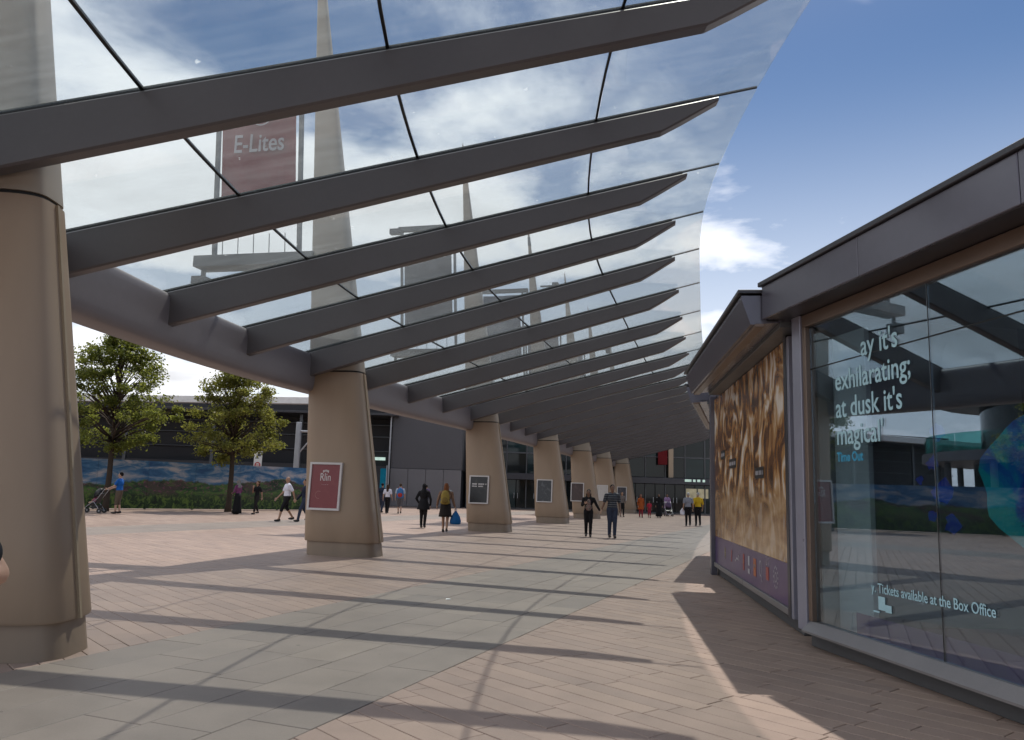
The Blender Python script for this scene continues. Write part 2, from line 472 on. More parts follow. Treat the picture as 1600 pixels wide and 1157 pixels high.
for p in pieces:
    top = rr.uniform(-.0015, .0015)
    if id(p) in near:
        c = p[0]; mb = MB(); paver(mb, [(x - c[0], y - c[1]) for x, y in p[1]], top=top)
        o = mb.build('paver', M_pink, plaza); o.location = (c[0], c[1], 0)
    else: paver(rest, p[1], top=top)
o = rest.build('paver_field', M_pink, plaza); o['kind'] = 'stuff'
# grey bands of larger slabs
band = struct(mobj('paved_band', (lambda m: (m.add([(B0[0] + E_[0] * a + N_[0] * b, B0[1] + E_[1] * a + N_[1] * b, -.022) for a, b in ((-6, 0.01), (80, 0.01), (80, BW - .01), (-6, BW - .01))], [(3, 2, 1, 0)]), m.mesh('paved_band'))[1])(MB()), M_bed))
restb = MB()
for bi, (a0, a1) in enumerate(BANDS):
    for k in range(6):
        w = BW / 6; d0 = a0 + k * w
        s = -5 + (k % 3) * .33 + rr.random() * .1
        while s < 62:
            L = rr.choice((.9, .9, 1.2))
            q = [(B0[0] + E_[0] * a + N_[0] * b, B0[1] + E_[1] * a + N_[1] * b) for a, b in ((s, d0), (s + L, d0), (s + L, d0 + w), (s, d0 + w))]
            c = (sum(x[0] for x in q) / 4, sum(x[1] for x in q) / 4)
            top = rr.uniform(-.001, .0015)
            if bi == 0 and 6.2 < c[1] < 27 and c[0] > -.65 * c[1]:
                mb = MB(); paver(mb, [(x - c[0], y - c[1]) for x, y in q], .0028, top)
                o = mb.build('slab', M_grey, band); o.location = (c[0], c[1], 0)
            else: paver(restb, q, .0028, top)
            s += L
o = restb.build('slab_field', M_grey, band); o['kind'] = 'stuff'

# ---------------------------------------------------------------- canopy curve
KEY = {0: (-5.42, 3.98, 3.92), 1: (-5.60, 6.72, 3.92), 2: (-5.6, 9.49, 3.92), 3: (-5.43, 12.32, 3.92), 4: (-5.08, 15.05, 3.92), 5: (-4.53, 17.75, 3.93), 6: (-3.84, 20.6, 3.96),
       7: (-3.08, 23.7, 4.0), 8: (-2.3, 26.8, 4.04), 9: (-1.5, 29.9, 4.08), 13: (1.4, 40.2, 4.1), 17: (3.98, 49.4, 4.1), 21: (6.45, 58.5, 4.1), 25: (9.05, 67.6, 4.1)}
_k = np.array(sorted(KEY)); _P = np.array([KEY[i] for i in _k], float)
def _nat(x, y):
    n = len(x); h = np.diff(x); A = np.zeros((n, n)); r = np.zeros(n); A[0, 0] = A[-1, -1] = 1
    for i in range(1, n - 1):
        A[i, i - 1] = h[i - 1]; A[i, i] = 2 * (h[i - 1] + h[i]); A[i, i + 1] = h[i]
        r[i] = 6 * ((y[i + 1] - y[i]) / h[i] - (y[i] - y[i - 1]) / h[i - 1])
    return np.linalg.solve(A, r)
_M = [_nat(_k, _P[:, j]) for j in range(3)]
def curve(i):
    j = int(np.clip(np.searchsorted(_k, i) - 1, 0, len(_k) - 2)); h = _k[j + 1] - _k[j]; a = (_k[j + 1] - i) / h; b = (i - _k[j]) / h
    return Vector([a * _P[j, c] + b * _P[j + 1, c] + ((a ** 3 - a) * _M[c][j] + (b ** 3 - b) * _M[c][j + 1]) * h * h / 6 for c in range(3)])
def tang(i):
    t = curve(i + .15) - curve(i - .15); t.z = 0; return t.normalized()
def radial(i):
    t = tang(i); return Vector((t.y, -t.x, 0))
RISE, RLEN = .24, 8.0
def depth(s): return .55 - .033 * s
def ztop(i, s): return curve(i).z + .55 + RISE * s

canopy = thing('glass_canopy', 'long curved glass canopy on dark sloping steel ribs over the walkway', 'canopy', (-2.0, 9.5, 0), worldparts=True)
# ring beam
rings = []
i = 0.0
while i <= 25.001:
    c = curve(i); r = radial(i)
    ring = []
    for k in range(20):
        a = 2 * math.pi * k / 20
        ca, sa = math.cos(a), math.sin(a); e = .55
        d = -.27 + .29 * math.copysign(abs(ca) ** (.28 if ca > 0 else .4), ca)
        z = .11 + (.43 if sa > 0 else .44) * math.copysign(abs(sa) ** (.45 if sa > 0 else .55), sa)
        ring.append(c + r * d + Vector((0, 0, z)))
    rings.append(ring); i += .25
m = MB(); m.loft(rings); m.build('ring_beam', M_beam, canopy, True)
# light flange under the glass along the beam
for i in range(0, 26):
    c, r, t = curve(i), radial(i), tang(i)
    rings = []
    for s in (-.05, 1, 2, 3, 4, 5, 6, 7, 7.35, 7.6, 7.8, 8.05):
        zt = ztop(i, s); zb = c.z + RISE * s + (.55 - depth(s))
        if s > 7.35: zb = zb + (zt - .05 - zb) * ((s - 7.35) / .7) ** 1.15
        w, ch = .085, min(.02, (zt - zb) * .3)
        ring = [(-w + ch, zb), (w - ch, zb), (w, zb + ch), (w, zt - ch), (w - ch, zt), (-w + ch, zt), (-w, zt - ch), (-w, zb + ch)]
        rings.append([c + r * s + t * a + Vector((0, 0, z - c.z)) for a, z in ring])
    m = MB(); m.loft(rings); m.build('rib', M_steel, canopy)
SJ = [-.3, 2.15, 4.35, 6.55, 8.55]
def gpt(i, s, dz):
    c = curve(i); return c + radial(i) * s + Vector((0, 0, .55 + RISE * s + dz))
for i in range(0, 25):
    for j in range(4):
        s0, s1 = SJ[j] + (.018 if j else 0), SJ[j + 1] - (.018 if j < 3 else 0)
        e = .008; N = 3
        bot = [[gpt(i + e + (1 - 2 * e) * k / N, s, .045) for s in (s0, s1)] for k in range(N + 1)]
        topp = [[p + Vector((0, 0, .02)) for p in row] for row in bot]
        m = MB(); vs = [p for row in bot for p in row] + [p for row in topp for p in row]; h = 2 * (N + 1); fs = []
        for k in range(N):
            a = 2 * k
            fs += [(a, a + 1, a + 3, a + 2), (h + a, h + a + 2, h + a + 3, h + a + 1), (a + 1, h + a + 1, h + a + 3, a + 3), (a, a + 2, h + a + 2, h + a)]
        fs += [(0, h, h + 1, 1), (2 * N, 2 * N + 1, h + 2 * N + 1, h + 2 * N)]
        m.add(vs, fs); m.build('glass_pane', M_canglass, canopy)
        if j < 3:
            rings = [[gpt(i + k / 4, SJ[j + 1] + a, z) for a, z in ((-.014, .042), (.014, .042), (.014, .068), (-.014, .068))] for k in range(5)]
            m = MB(); m.loft(rings); m.build('joint_seal', M_gasket, canopy)
for i in range(0, 26):
    m = MB(); t = tang(i)
    m.loft([[gpt(i, s, z) + t * a for a, z in ((-w_, .002 if w_ > .01 else .04), (w_, .002 if w_ > .01 else .04), (w_, .070), (-w_, .070))] for s, w_ in ((-.2, .02), (6, .02), (7.95, .02), (8.0, .009), (8.54, .009))])
    m.build('rib_seal', M_gasket, canopy)

# ---------------------------------------------------------------- pylons
PYL = [(-4.54, 7.20, 1), (-3.57, 18.0, 5), (-.63, 30.3, 9), (2.27, 40.2, 13), (4.85, 49.1, 17), (7.25, 58.2, 21), (9.95, 67.3, 25)]
def sect(z):    # local outline of the pylon at height z: x is towards the canopy
    xl = -.86 - .057 * z; xr = .86 - .166 * z
    b = max(.05, .50 - .045 * z if z < 4.5 else .2975 - .0225 * (z - 4.5))
    return xl, xr, b
def psec(z, shrink=0.0, n=36):
    xl, xr, b = sect(z); xl += shrink; xr -= shrink; b -= shrink
    cx_, a = (xl + xr) / 2, (xr - xl) / 2
    o = []
    for k in range(n):
        th = 2 * math.pi * k / n; ca, sa = math.cos(th), math.sin(th)
        o.append((cx_ + a * math.copysign(abs(ca) ** .5, ca), b * math.copysign(abs(sa) ** .5, sa), z))
    return o
mP = MB(); mP.loft([psec(z, .012 if z < .32 else 0) for z in (.30, .325, 1, 2, 3, 4.0, 4.05)]); meshP = mP.mesh('shaft')
mM = MB(); mM.loft([psec(z, .006) for z in (4.09, 5.5, 7, 9, 11, 13, 14.4)]); meshM = mM.mesh('mast')
mT = MB(); mT.loft([psec(z, -.012) for z in (14.38, 14.40, 14.85, 14.87)]); meshT = mT.mesh('mast_collar')
mU = MB(); mU.loft([psec(z, .0) for z in (14.86, 15.4)] + [psec(15.5, .03)]); meshU = mU.mesh('mast_tip')
mL = MB(); mL.loft([psec(z, .045) for z in (0, .30)]); meshL = mL.mesh('plinth')
mJ = MB(); mJ.loft([psec(z, .03) for z in (4.02, 4.10)]); meshJ = mJ.mesh('joint_ring')
mS = MB()
mS.loft([[(sect(z)[1] - .02, -.018, z), (sect(z)[1] + .022, -.018, z), (sect(z)[1] + .022, .018, z), (sect(z)[1] - .02, .018, z)] for z in (.3, 2, 4.05)])
meshS = mS.mesh('edge_strip')
pl_lab = ['beige tapering pylon nearest the camera at the left edge of the picture', 'beige tapering pylon carrying the red framed poster',
          'beige tapering pylon with the black poster, beside the woman carrying a blue bag', 'beige tapering pylon behind and left of the couple, fourth from the camera',
          'beige tapering pylon directly behind the couple, fifth from the camera', 'beige tapering pylon sixth from the camera, mostly hidden behind the fifth', 'farthest beige tapering pylon, next to the arena doors']
PF = []
for (x, y, ri), lab in zip(PYL, pl_lab):
    r = radial(ri); az = math.atan2(r.y, r.x)
    t = thing('pylon', lab, 'pylon', (x, y, 0), az, 'pylons carrying the canopy')
    for nm, me, ma in (('plinth', meshL, M_plinth), ('shaft', meshP, M_pylon), ('edge_strip', meshS, M_strip), ('joint_ring', meshJ, M_gasket), ('mast', meshM, M_mast), ('mast_collar', meshT, M_mull), ('mast_tip', meshU, M_mast)):
        mobj(nm, me, ma, t, True)
    PF.append((Vector((x, y, 0)), r, Vector((-r.y, r.x, 0)), az))

# ---------------------------------------------------------------- kiosks
def frame(A, B):
    A, B = Vector((*A, 0)), Vector((*B, 0)); t = (B - A).normalized(); n = Vector((-t.y, t.x, 0))
    if n.x < 0: n = -n
    return (lambda s, d, z: A + t * s + n * d + Vector((0, 0, z))), (B - A).length, t, n
# ---- glass kiosk
FG, LG, tG, nG = frame((3.235, 8.60), (3.235 + .15 * 6.2, 8.60 - .989 * 6.2))
kg = thing('glass_kiosk', 'glass fronted ticket kiosk with grey fascia at the right edge', 'kiosk', FG(0, 0, 0), worldparts=True)
def kbox(F, par, name, ma, s0, s1, d0, d1, z0, z1, c=.006):
    m = MB(); m.cbox(s0, s1, d0, d1, z0, z1, min(c, (z1 - z0) * .3, abs(d1 - d0) * .3, abs(s1 - s0) * .3), F); return m.build(name, ma, par)
kbox(FG, kg, 'plinth', M_kplinth, -.1, LG, .03, 3.0, 0, .15)
sillm = MB(); sillm.loft([[FG(s, -.10, .15), FG(s, -.10, .17), FG(s, .0, .26), FG(s, .1, .26), FG(s, .1, .15)] for s in (-.06, LG)]); sillm.build('sill', M_sill, kg)
kbox(FG, kg, 'corner_post', M_post, -.26, -.075, -.03, .2, .152, 3.555)
kbox(FG, kg, 'jamb', M_bronze, -.07, .0, -.012, .12, .262, 3.41)
kbox(FG, kg, 'head_frame', M_bronze, -.07, LG, -.012, .12, 3.412, 3.548)
cuts = [0.0, 1.95, 3.95, 5.95]
for a, b in zip(cuts[:-1], cuts[1:]):
    for z0, z1 in ((.262, 2.93), (2.942, 3.41)):
        kbox(FG, kg, 'glass_pane', M_kglass, a + .006, b - .006, .04, .052, z0, z1, .001)
    kbox(FG, kg, 'pane_seal', M_gasket, b - .005, b + .005, .039, .054, .262, 3.41, .001)
kbox(FG, kg, 'transom_seal', M_gasket, 0.0, LG, .038, .0555, 2.931, 2.941, .001)
kbox(FG, kg, 'soffit', M_fasciad, -.34, LG, -.30, 3.2, 3.552, 3.60)
for a in np.arange(-.36, LG, 1.9):
    kbox(FG, kg, 'fascia_panel', M_fascia, a + .004, min(a + 1.896, LG), -.335, -.302, 3.55, 3.93)
kbox(FG, kg, 'fascia_return', M_fascia, -.36, -.328, -.30, 3.2, 3.55, 3.93)
kbox(FG, kg, 'roof', M_fasciad, -.39, LG, -.37, 3.25, 3.932, 3.985)
kbox(FG, kg, 'side_wall', mat('kiosk_side_lining', (.40, .39, .36), .7), -.06, .0, .125, 3.0, .15, 3.55)
kbox(FG, kg, 'back_wall', mat('kiosk_back_lining', (.035, .075, .17), .7), 0.0, LG, 2.95, 3.0, .15, 3.55)
kbox(FG, kg, 'end_wall', mat('kiosk_back_lining', (.035, .075, .17), .7), LG, LG + .05, 0, 3.0, 0, 3.93)
kbox(FG, kg, 'floor', mat('kiosk_floor', (.20, .09, .22), .6), 0, LG, .06, 2.95, .151, .20)
kbox(FG, kg, 'purple_film', mat('purple_film', (.16, .07, .24), .5), .7, LG, .058, .064, .262, .46, .001)
# white display board standing inside
o = kbox(FG, None, 'display_board', mat('white_display_board', (.86, .90, .89), .6), .04, .64, .28, .34, .202, 3.30)
tag(o, 'white upright display board standing inside the kiosk window', 'board')
# teal mural poster inside
def splash_mat():
    t = NT('teal_splash_print'); uv = t.uv()
    n = t.noise(uv, 3.0, 6, .6, .8); n2 = t.noise(uv, 9.0, 5, .7, 1.2)
    c = t.ramp(n, [(.34, (.01, .06, .55)), (.42, (.0, .22, .70)), (.48, (.0, .55, .62)), (.75, (.05, .85, .80))])
    c = t.mix(t.step(n2, .66, .74), c, (.01, .02, .30)); c = t.mix(t.step(t.noise(uv, 21, 3, .6), .73, .77), c, (.75, .55, .05))
    t.bsdf(c, .5); return t.m
def uv_panel(name, ma, par, corners, thick_n, th=.01):   # thin slab with UV on the front
    me = bpy.data.meshes.new(name)
    c = [Vector(p) for p in corners]; bk = [p + thick_n * th for p in c]
    me.from_pydata([tuple(p) for p in c + bk], [], [(0, 1, 2, 3), (7, 6, 5, 4), (1, 0, 4, 5), (2, 1, 5, 6), (3, 2, 6, 7), (0, 3, 7, 4)])
    L = me.uv_layers.new(name='uv'); U = [(0, 0), (1, 0), (1, 1), (0, 1)]
    for pl in me.polygons:
        for li in pl.loop_indices: L.data[li].uv = U[me.loops[li].vertex_index % 4]
    me.update(); return mobj(name, me, ma, par)
M_splash = splash_mat()
wp = thing('window_display', 'round teal and blue paint splash display inside the kiosk window', 'display', FG(2.9, .3, .2), worldparts=True)
me = bpy.data.meshes.new('print'); N = 40
rim = [(3.25 + .98 * math.cos(2 * math.pi * k / N) * (1 + .05 * math.sin(5 * k)), 1.70 + .60 * math.sin(2 * math.pi * k / N) * (1 + .04 * math.cos(7 * k))) for k in range(N)]
me.from_pydata([tuple(FG(a, .20, z)) for a, z in rim] + [tuple(FG(a, .23, z)) for a, z in rim], [], [tuple(range(N)), tuple(reversed(range(N, 2 * N)))] + [((k + 1) % N, k, N + k, N + (k + 1) % N) for k in range(N)])
Lu = me.uv_layers.new(name='uv')
for pl in me.polygons:
    for li in pl.loop_indices:
        a, z = rim[me.loops[li].vertex_index % N]; Lu.data[li].uv = (a * .5, z * .5)
mobj('print', me, M_splash, wp)
gb = random.Random(9); M_blueink = mat('blue_ink', (.01, .05, .55), .4, 0, .3, 8)
for (a, z, r_) in ((1.98, 2.12, .10), (1.90, 1.86, .08), (2.02, 1.62, .13), (1.86, 1.42, .07), (2.1, 1.35, .10), (1.72, 1.72, .05)):
    m = MB(); n_ = 14; pts = [(a + r_ * math.cos(2 * math.pi * k / n_) * gb.uniform(.6, 1.25), z + .8 * r_ * math.sin(2 * math.pi * k / n_) * gb.uniform(.6, 1.25)) for k in range(n_)]
    m.loft([[FG(u, d_, v) for u, v in pts] for d_ in (.0565, .0575)]); m.build('ink_splash', M_blueink, kg)
kbox(FG, wp, 'stand', M_black, 2.8, 3.1, .235, .30, .201, 2.2)
# lettering on the glass
M_vinyl = mat('pale_blue_vinyl', (.42, .66, .74), .5); M_vinyl2 = mat('blue_vinyl', (.04, .32, .52), .5)
up = Vector((0, 0, 1))
def glass_text(body, size, s, s1, z, ma, **k):
    me = text_mesh(body, size, **k); w = max(v.co.x for v in me.vertices) - min(v.co.x for v in me.vertices); bpy.data.meshes.remove(me)
    return put_text(body, size, ma, kg, FG(s, .034, z), tG, up, 'window_lettering', extrude=.001, xs=(s1 - s) / w, **k)
glass_text("ay it's", .29, .96, 1.53, 2.93, M_vinyl, offset=.003)
glass_text("exhilarating;", .29, .49, 1.69, 2.64, M_vinyl, offset=.003)
glass_text("at dusk it's", .29, .49, 1.56, 2.36, M_vinyl, offset=.003)
glass_text("magical'", .29, .49, 1.26, 2.085, M_vinyl, offset=.003)
glass_text("Time Out", .13, .49, .945, 1.915, M_vinyl2, offset=.004)
glass_text("y. Tickets available at the Box Office", .125, 1.0, 2.55, .695, M_vinyl, offset=.001)
# small telephone symbol
m = MB(); 
m.box(1.10, 1.20, .033, .036, .545, .665, FG); m.box(1.20, 1.29, .0335, .0365, .535, .60, FG); m.box(1.02, 1.11, .0325, .0355, .515, .53, FG)
m.build('telephone_symbol', M_vinyl, kg)

# ---- poster kiosks
def brown_mat():
    t = NT('brown_photo_print'); uv = t.uv()
    v = t.mapping(uv, (7.5, 2.4, 1)); n = t.noise(v, 1.0, 4, .5, 2.6)
    v2 = t.mapping(uv, (26, 3.0, 1)); n2 = t.noise(v2, 1.0, 3, .55, 1.4)
    big = t.noise(t.mapping(uv, (5, 3.5, 1)), 1.0, 4, .55, 1.0)
    f = t.math('ADD', t.math('MULTIPLY', n, .75), t.math('MULTIPLY', n2, .25))
    c = t.ramp(f, [(.36, (.020, .008, .005)), (.44, (.16, .060, .016)), (.50, (.40, .185, .055)), (.545, (.62, .38, .17)), (.60, (.90, .80, .70))])
    vx = t.n('ShaderNodeTexVoronoi'); vx.inputs['Scale'].default_value = 1.0; t.l(t.mapping(uv, (9, 5, 1), (0, 0, .5)), vx.inputs['Vector'])
    sep = t.n('ShaderNodeSeparateXYZ'); t.l(uv, sep.inputs[0])
    patch = t.math('MULTIPLY', t.step(vx.outputs['Distance'], .36, .26), t.step(big, .55, .62))
    patch = t.math('MULTIPLY', patch, t.step(sep.outputs[1], .5, .68))
    c = t.mix(t.math('MULTIPLY', patch, .85), c, (.72, .66, .60))
    low = t.step(sep.outputs[1], .40, .22)
    lowc = t.ramp(t.noise(t.mapping(uv, (7, 9, 1)), 1.0, 4, .5, .6), [(.32, (.20, .10, .04)), (.55, (.46, .29, .14)), (.72, (.66, .48, .30))])
    c = t.mix(t.math('MULTIPLY', low, .75), c, lowc)
    t.bsdf(c, .25, 0, .5); return t.m
M_brown = brown_mat()
M_purple = mat('purple_print', (.080, .042, .135), .3, 0, .15, 1.5)
def poster_kiosk(A, B, lab, roof0, roof1, logos):
    F, L, t, n = frame(A, B)
    k = thing('poster_kiosk', lab, 'kiosk', F(0, 0, 0), group='poster kiosks along the walkway', worldparts=True)
    kbox(F, k, 'plinth', M_kplinth, .0, L, .09, 3.0, 0, .17)
    kbox(F, k, 'wall', M_fasciad, .0, L, .06, 3.0, .172, 3.55)
    kbox(F, k, 'bottom_rail', M_sill, .20, L / 2 - .01, -.01, .055, .172, .252)
    kbox(F, k, 'bottom_rail', M_sill, L / 2 + .01, L - .24, -.01, .055, .172, .252)
    kbox(F, k, 'end_post', M_fascia, .0, .18, -.06, .058, .0, 3.55)
    kbox(F, k, 'end_post', M_fasciad, L - .23, L - .1, -.03, .058, .172, 3.55)
    kbox(F, k, 'poster_edge', M_post, L - .10, L - .0, -.02, .058, .172, 3.45)
    p = uv_panel('photo_print', M_brown, k, [F(.2, .02, .76), F(L - .26, .02, .76), F(L - .26, .02, 3.46), F(.2, .02, 3.46)], n, .03)
    q = uv_panel('purple_strip', M_purple, k, [F(.2, .018, .256), F(L - .26, .018, .256), F(L - .26, .018, .757), F(.2, .018, .757)], n, .03)
    # roof with a sloping glossy fascia, soffit lip and light slot
    m = MB(); m.loft([[F(s, -.62, 3.84), F(s, -.62, 3.80), F(s, -.52, 3.50), F(s, -.48, 3.50), F(s, 3.1, 3.80), F(s, 3.1, 3.86)] for s in (roof0, roof1)]); m.build('fascia', M_fascia, k)
    kbox(F, k, 'roof', M_fasciad, roof0 - .02, roof1 + .02, -.66, 3.12, 3.865, 3.91)
    kbox(F, k, 'soffit_lip', M_bronze, roof0, roof1, -.475, -.36, 3.47, 3.515)
    kbox(F, k, 'light_slot', M_black, roof0, roof1, -.35, -.20, 3.53, 3.56)
    kbox(F, k, 'soffit', M_mull, roof0, roof1, -.19, .06, 3.47, 3.552)
    if logos:
        def disc(s, z, r0, r1, ma, sq=1.0):
            mm = MB(); N = 20; vs = []
            for i in range(N):
                a = 2 * math.pi * i / N
                vs += [F(s + math.cos(a) * r0, .0135, z + math.sin(a) * r0 * sq), F(s + math.cos(a) * r1, .0135, z + math.sin(a) * r1 * sq)]
            mm.add(vs, [(2 * i, 2 * i + 1, (2 * i + 3) % (2 * N), (2 * i + 2) % (2 * N)) for i in range(N)]); return mm.build('printed_emblem', ma, q)
        def rect(s0, s1, z0, z1, ma):
            mm = MB(); mm.box(s0, s1, .013, .0155, z0, z1, F); return mm.build('printed_emblem', ma, q)
        ye = mat('print_yellow', (.42, .34, .12), .4); re = mat('print_red', (.38, .06, .05), .4); wh = mat('print_white', (.50, .48, .52), .4); og = mat('print_orange', (.45, .12, .04), .4)
        z = .53
        mm = MB()
        for i in range(8):
            a = math.pi * i / 4; mm.hexa([F(1.5 + math.cos(a + b) * rr_, dd, z + math.sin(a + b) * rr_) for dd in (.0155, .0135) for b, rr_ in ((-.3, .03), (0, .12), (.3, .03), (0, .01))])
        mm.build('printed_emblem', ye, q)
        rect(2.22, 2.28, z - .1, z + .02, re); disc(2.27, z + .06, .001, .045, re)
        rect(2.62, 2.70, z - .06, z - .03, wh); rect(2.75, 2.90, z - .02, z + .01, wh); disc(3.0, z + .02, .03, .045, wh)
        rect(3.40, 3.52, z - .13, z + .12, re); rect(3.43, 3.49, z - .03, z + .03, ye)
        rect(3.86, 3.98, z - .02, z + .12, wh); rect(3.84, 3.99, z - .14, z - .07, wh)
        rect(4.30, 4.50, z - .13, z + .12, og); rect(4.33, 4.47, z - .01, z + .04, wh)
        disc(4.83, z + .02, .072, .09, wh, 1.25); put_text('2', .11, wh, q, F(4.90, .0135, z - .15), t, up, 'printed_emblem', extrude=.001)
        rect(5.22, 5.40, z - .09, z + .08, re)
        disc(5.85, z, .05, .065, wh); 
        for i in range(12):
            a = 2 * math.pi * i / 12; disc(5.85 + .13 * math.cos(a), z + .13 * math.sin(a), .001, .018, wh)
        for s0, zz, ww in ((2.1, 2.02, .72), (4.55, 1.80, .62), (1.1, 2.22, .5)):
            mm = MB(); mm.box(s0, s0 + ww, .012, .0155, zz, zz + .16, F); tg = mm.build('caption_tag', M_black, p)
            mm = MB()
            for i in range(int(ww / .05)): mm.box(s0 + .04 + i * .05, s0 + .04 + i * .05 + .03, .010, .0125, zz + .05, zz + .11, F) if i % 5 != 4 and s0 + .04 + i * .05 + .03 < s0 + ww - .03 else None
            mm.build('caption_print', wh, tg)
    return k
poster_kiosk((4.13, 16.2), (3.30, 9.30), 'kiosk with the large brown photo poster above a purple strip', .95, 7.35, True)
poster_kiosk((6.3, 23.3), (4.36, 16.75), 'farther poster kiosk mostly hidden behind the brown poster kiosk', .2, 6.85, False)

# ---------------------------------------------------------------- framed posters on the pylons
def framed(i, lx, w, h, zc, printm, lab, texts=()):
    P, r, t, az = PF[i]
    b0, b1 = sect(zc - h / 2)[2], sect(zc + h / 2)[2]
    base = P + r * lx - t * (b0 + .015)
    tn = (up + t * ((b0 - b1) / h)).normalized()
    o_ = thing('framed_poster', lab, 'poster', base + Vector((0, 0, zc - h / 2)), group='framed posters on the pylons', worldparts=True)
    nrm = r.cross(tn)     # towards the viewer (-t)
    def Q(a, bb, d): return o_.location + r * a + tn * bb + nrm * d
    m = MB(); fw = .045
    for a0, a1, c0, c1 in ((-w / 2, w / 2, 0, fw), (-w / 2, w / 2, h - fw, h), (-w / 2, -w / 2 + fw, fw + .001, h - fw - .001), (w / 2 - fw, w / 2, fw + .001, h - fw - .001)):
        m.box(a0, a1, c0, c1, -.01, .05, lambda x, y, z: Q(x, y, z))
    m.build('frame', M_offwhite, o_)
    pr = uv_panel('print', printm, o_, [Q(-w / 2 + fw, fw, .025), Q(w / 2 - fw, fw, .025), Q(w / 2 - fw, h - fw, .025), Q(-w / 2 + fw, h - fw, .025)], -nrm, .02)
    for body, size, a, bb, ma, kw in texts:
        put_text(body, size, ma, pr, Q(a, bb, .027), r, tn, 'lettering', extrude=.001, align='CENTER', **kw)
    return o_, pr, Q
def print_mat(name, base, acc, amt=.35):
    t = NT(name); uv = t.uv(); n = t.noise(uv, 4.0, 5, .6, .6); n2 = t.noise(uv, 12.0, 4, .6, .4)
    c = t.mix(t.math('MULTIPLY', t.step(n, .52, .66), amt), base, acc); c = t.mix(t.math('MULTIPLY', t.step(n2, .60, .70), amt * .6), c, tuple(min(1, x * 1.6 + .02) for x in acc))
    t.bsdf(c, .3); return t.m
M_pw = mat('poster_white_ink', (.62, .60, .60), .5)
o_, pr, Q = framed(1, -.36, .76, 1.04, 1.49, print_mat('red_poster_print', (.20, .028, .035), (.26, .06, .055), .3), 'red poster in a pale frame on the second pylon',
       [('Rlin', .24, .0, .64, M_pw, dict(xs=.72)), ('. . . .', .09, .0, .55, M_pw, {})])
m = MB()
for k in range(5): m.box(-.07 + k * .03, -.05 + k * .03, .84 - abs(k - 2) * .012, .88 - abs(k - 2) * .006, .026, .028, lambda x, y, z: Q(x, y, z))
m.build('ornament', M_pw, pr)
m = MB()
for k in range(9):
    a = R(60 + k * 25); m.hexa([Q(-.13 + rr_ * math.cos(a + d), .33 + rr_ * math.sin(a + d), z) for z in (.026, .028) for rr_, d in ((.075, 0), (.085, 0), (.085, .4), (.075, .4))])
m.build('ornament', mat('poster_dim_ink', (.33, .14, .13), .5), pr)
dk = print_mat('black_poster_print', (.014, .015, .018), (.05, .055, .045), .5)

def dashes(Q, par, rows, ma):
    m = MB()
    for (a0, a1, b, hh) in rows:
        a = a0; k = 0
        while a < a1:
            w = (.026, .034, .022, .03)[k % 4]
            if k % 7 != 5: m.box(a, a + w, b, b + hh, .026, .028, lambda x, y, z: Q(x, y, z))
            a += w + .012; k += 1
    m.build('lettering', ma, par)
o_, pr, Q = framed(2, -.36, .76, 1.04, 1.52, dk, 'black poster with two pale lines of lettering on the third pylon')
dashes(Q, pr, [(-.27, .25, .70, .05), (-.27, .16, .62, .045)], M_pw)
framed(3, -.36, .80, 1.12, 1.56, print_mat('slate_poster_print', (.030, .034, .042), (.13, .14, .15), .6), 'slate grey poster in a white frame on the fourth pylon')
framed(4, -.55, .80, 1.12, 1.56, print_mat('maroon_poster_print', (.045, .022, .020), (.12, .06, .05), .5), 'dark maroon poster partly hidden behind the woman of the couple')
framed(5, -.36, .80, 1.12, 1.56, print_mat('pale_poster_print', (.50, .48, .46), (.40, .36, .34), .4), 'pale poster partly hidden behind the man of the couple')
framed(6, -.36, .80, 1.12, 1.56, print_mat('navy_poster_print', (.02, .02, .035), (.08, .07, .07), .5), 'dark poster on the farthest pylon behind the woman with a handbag')

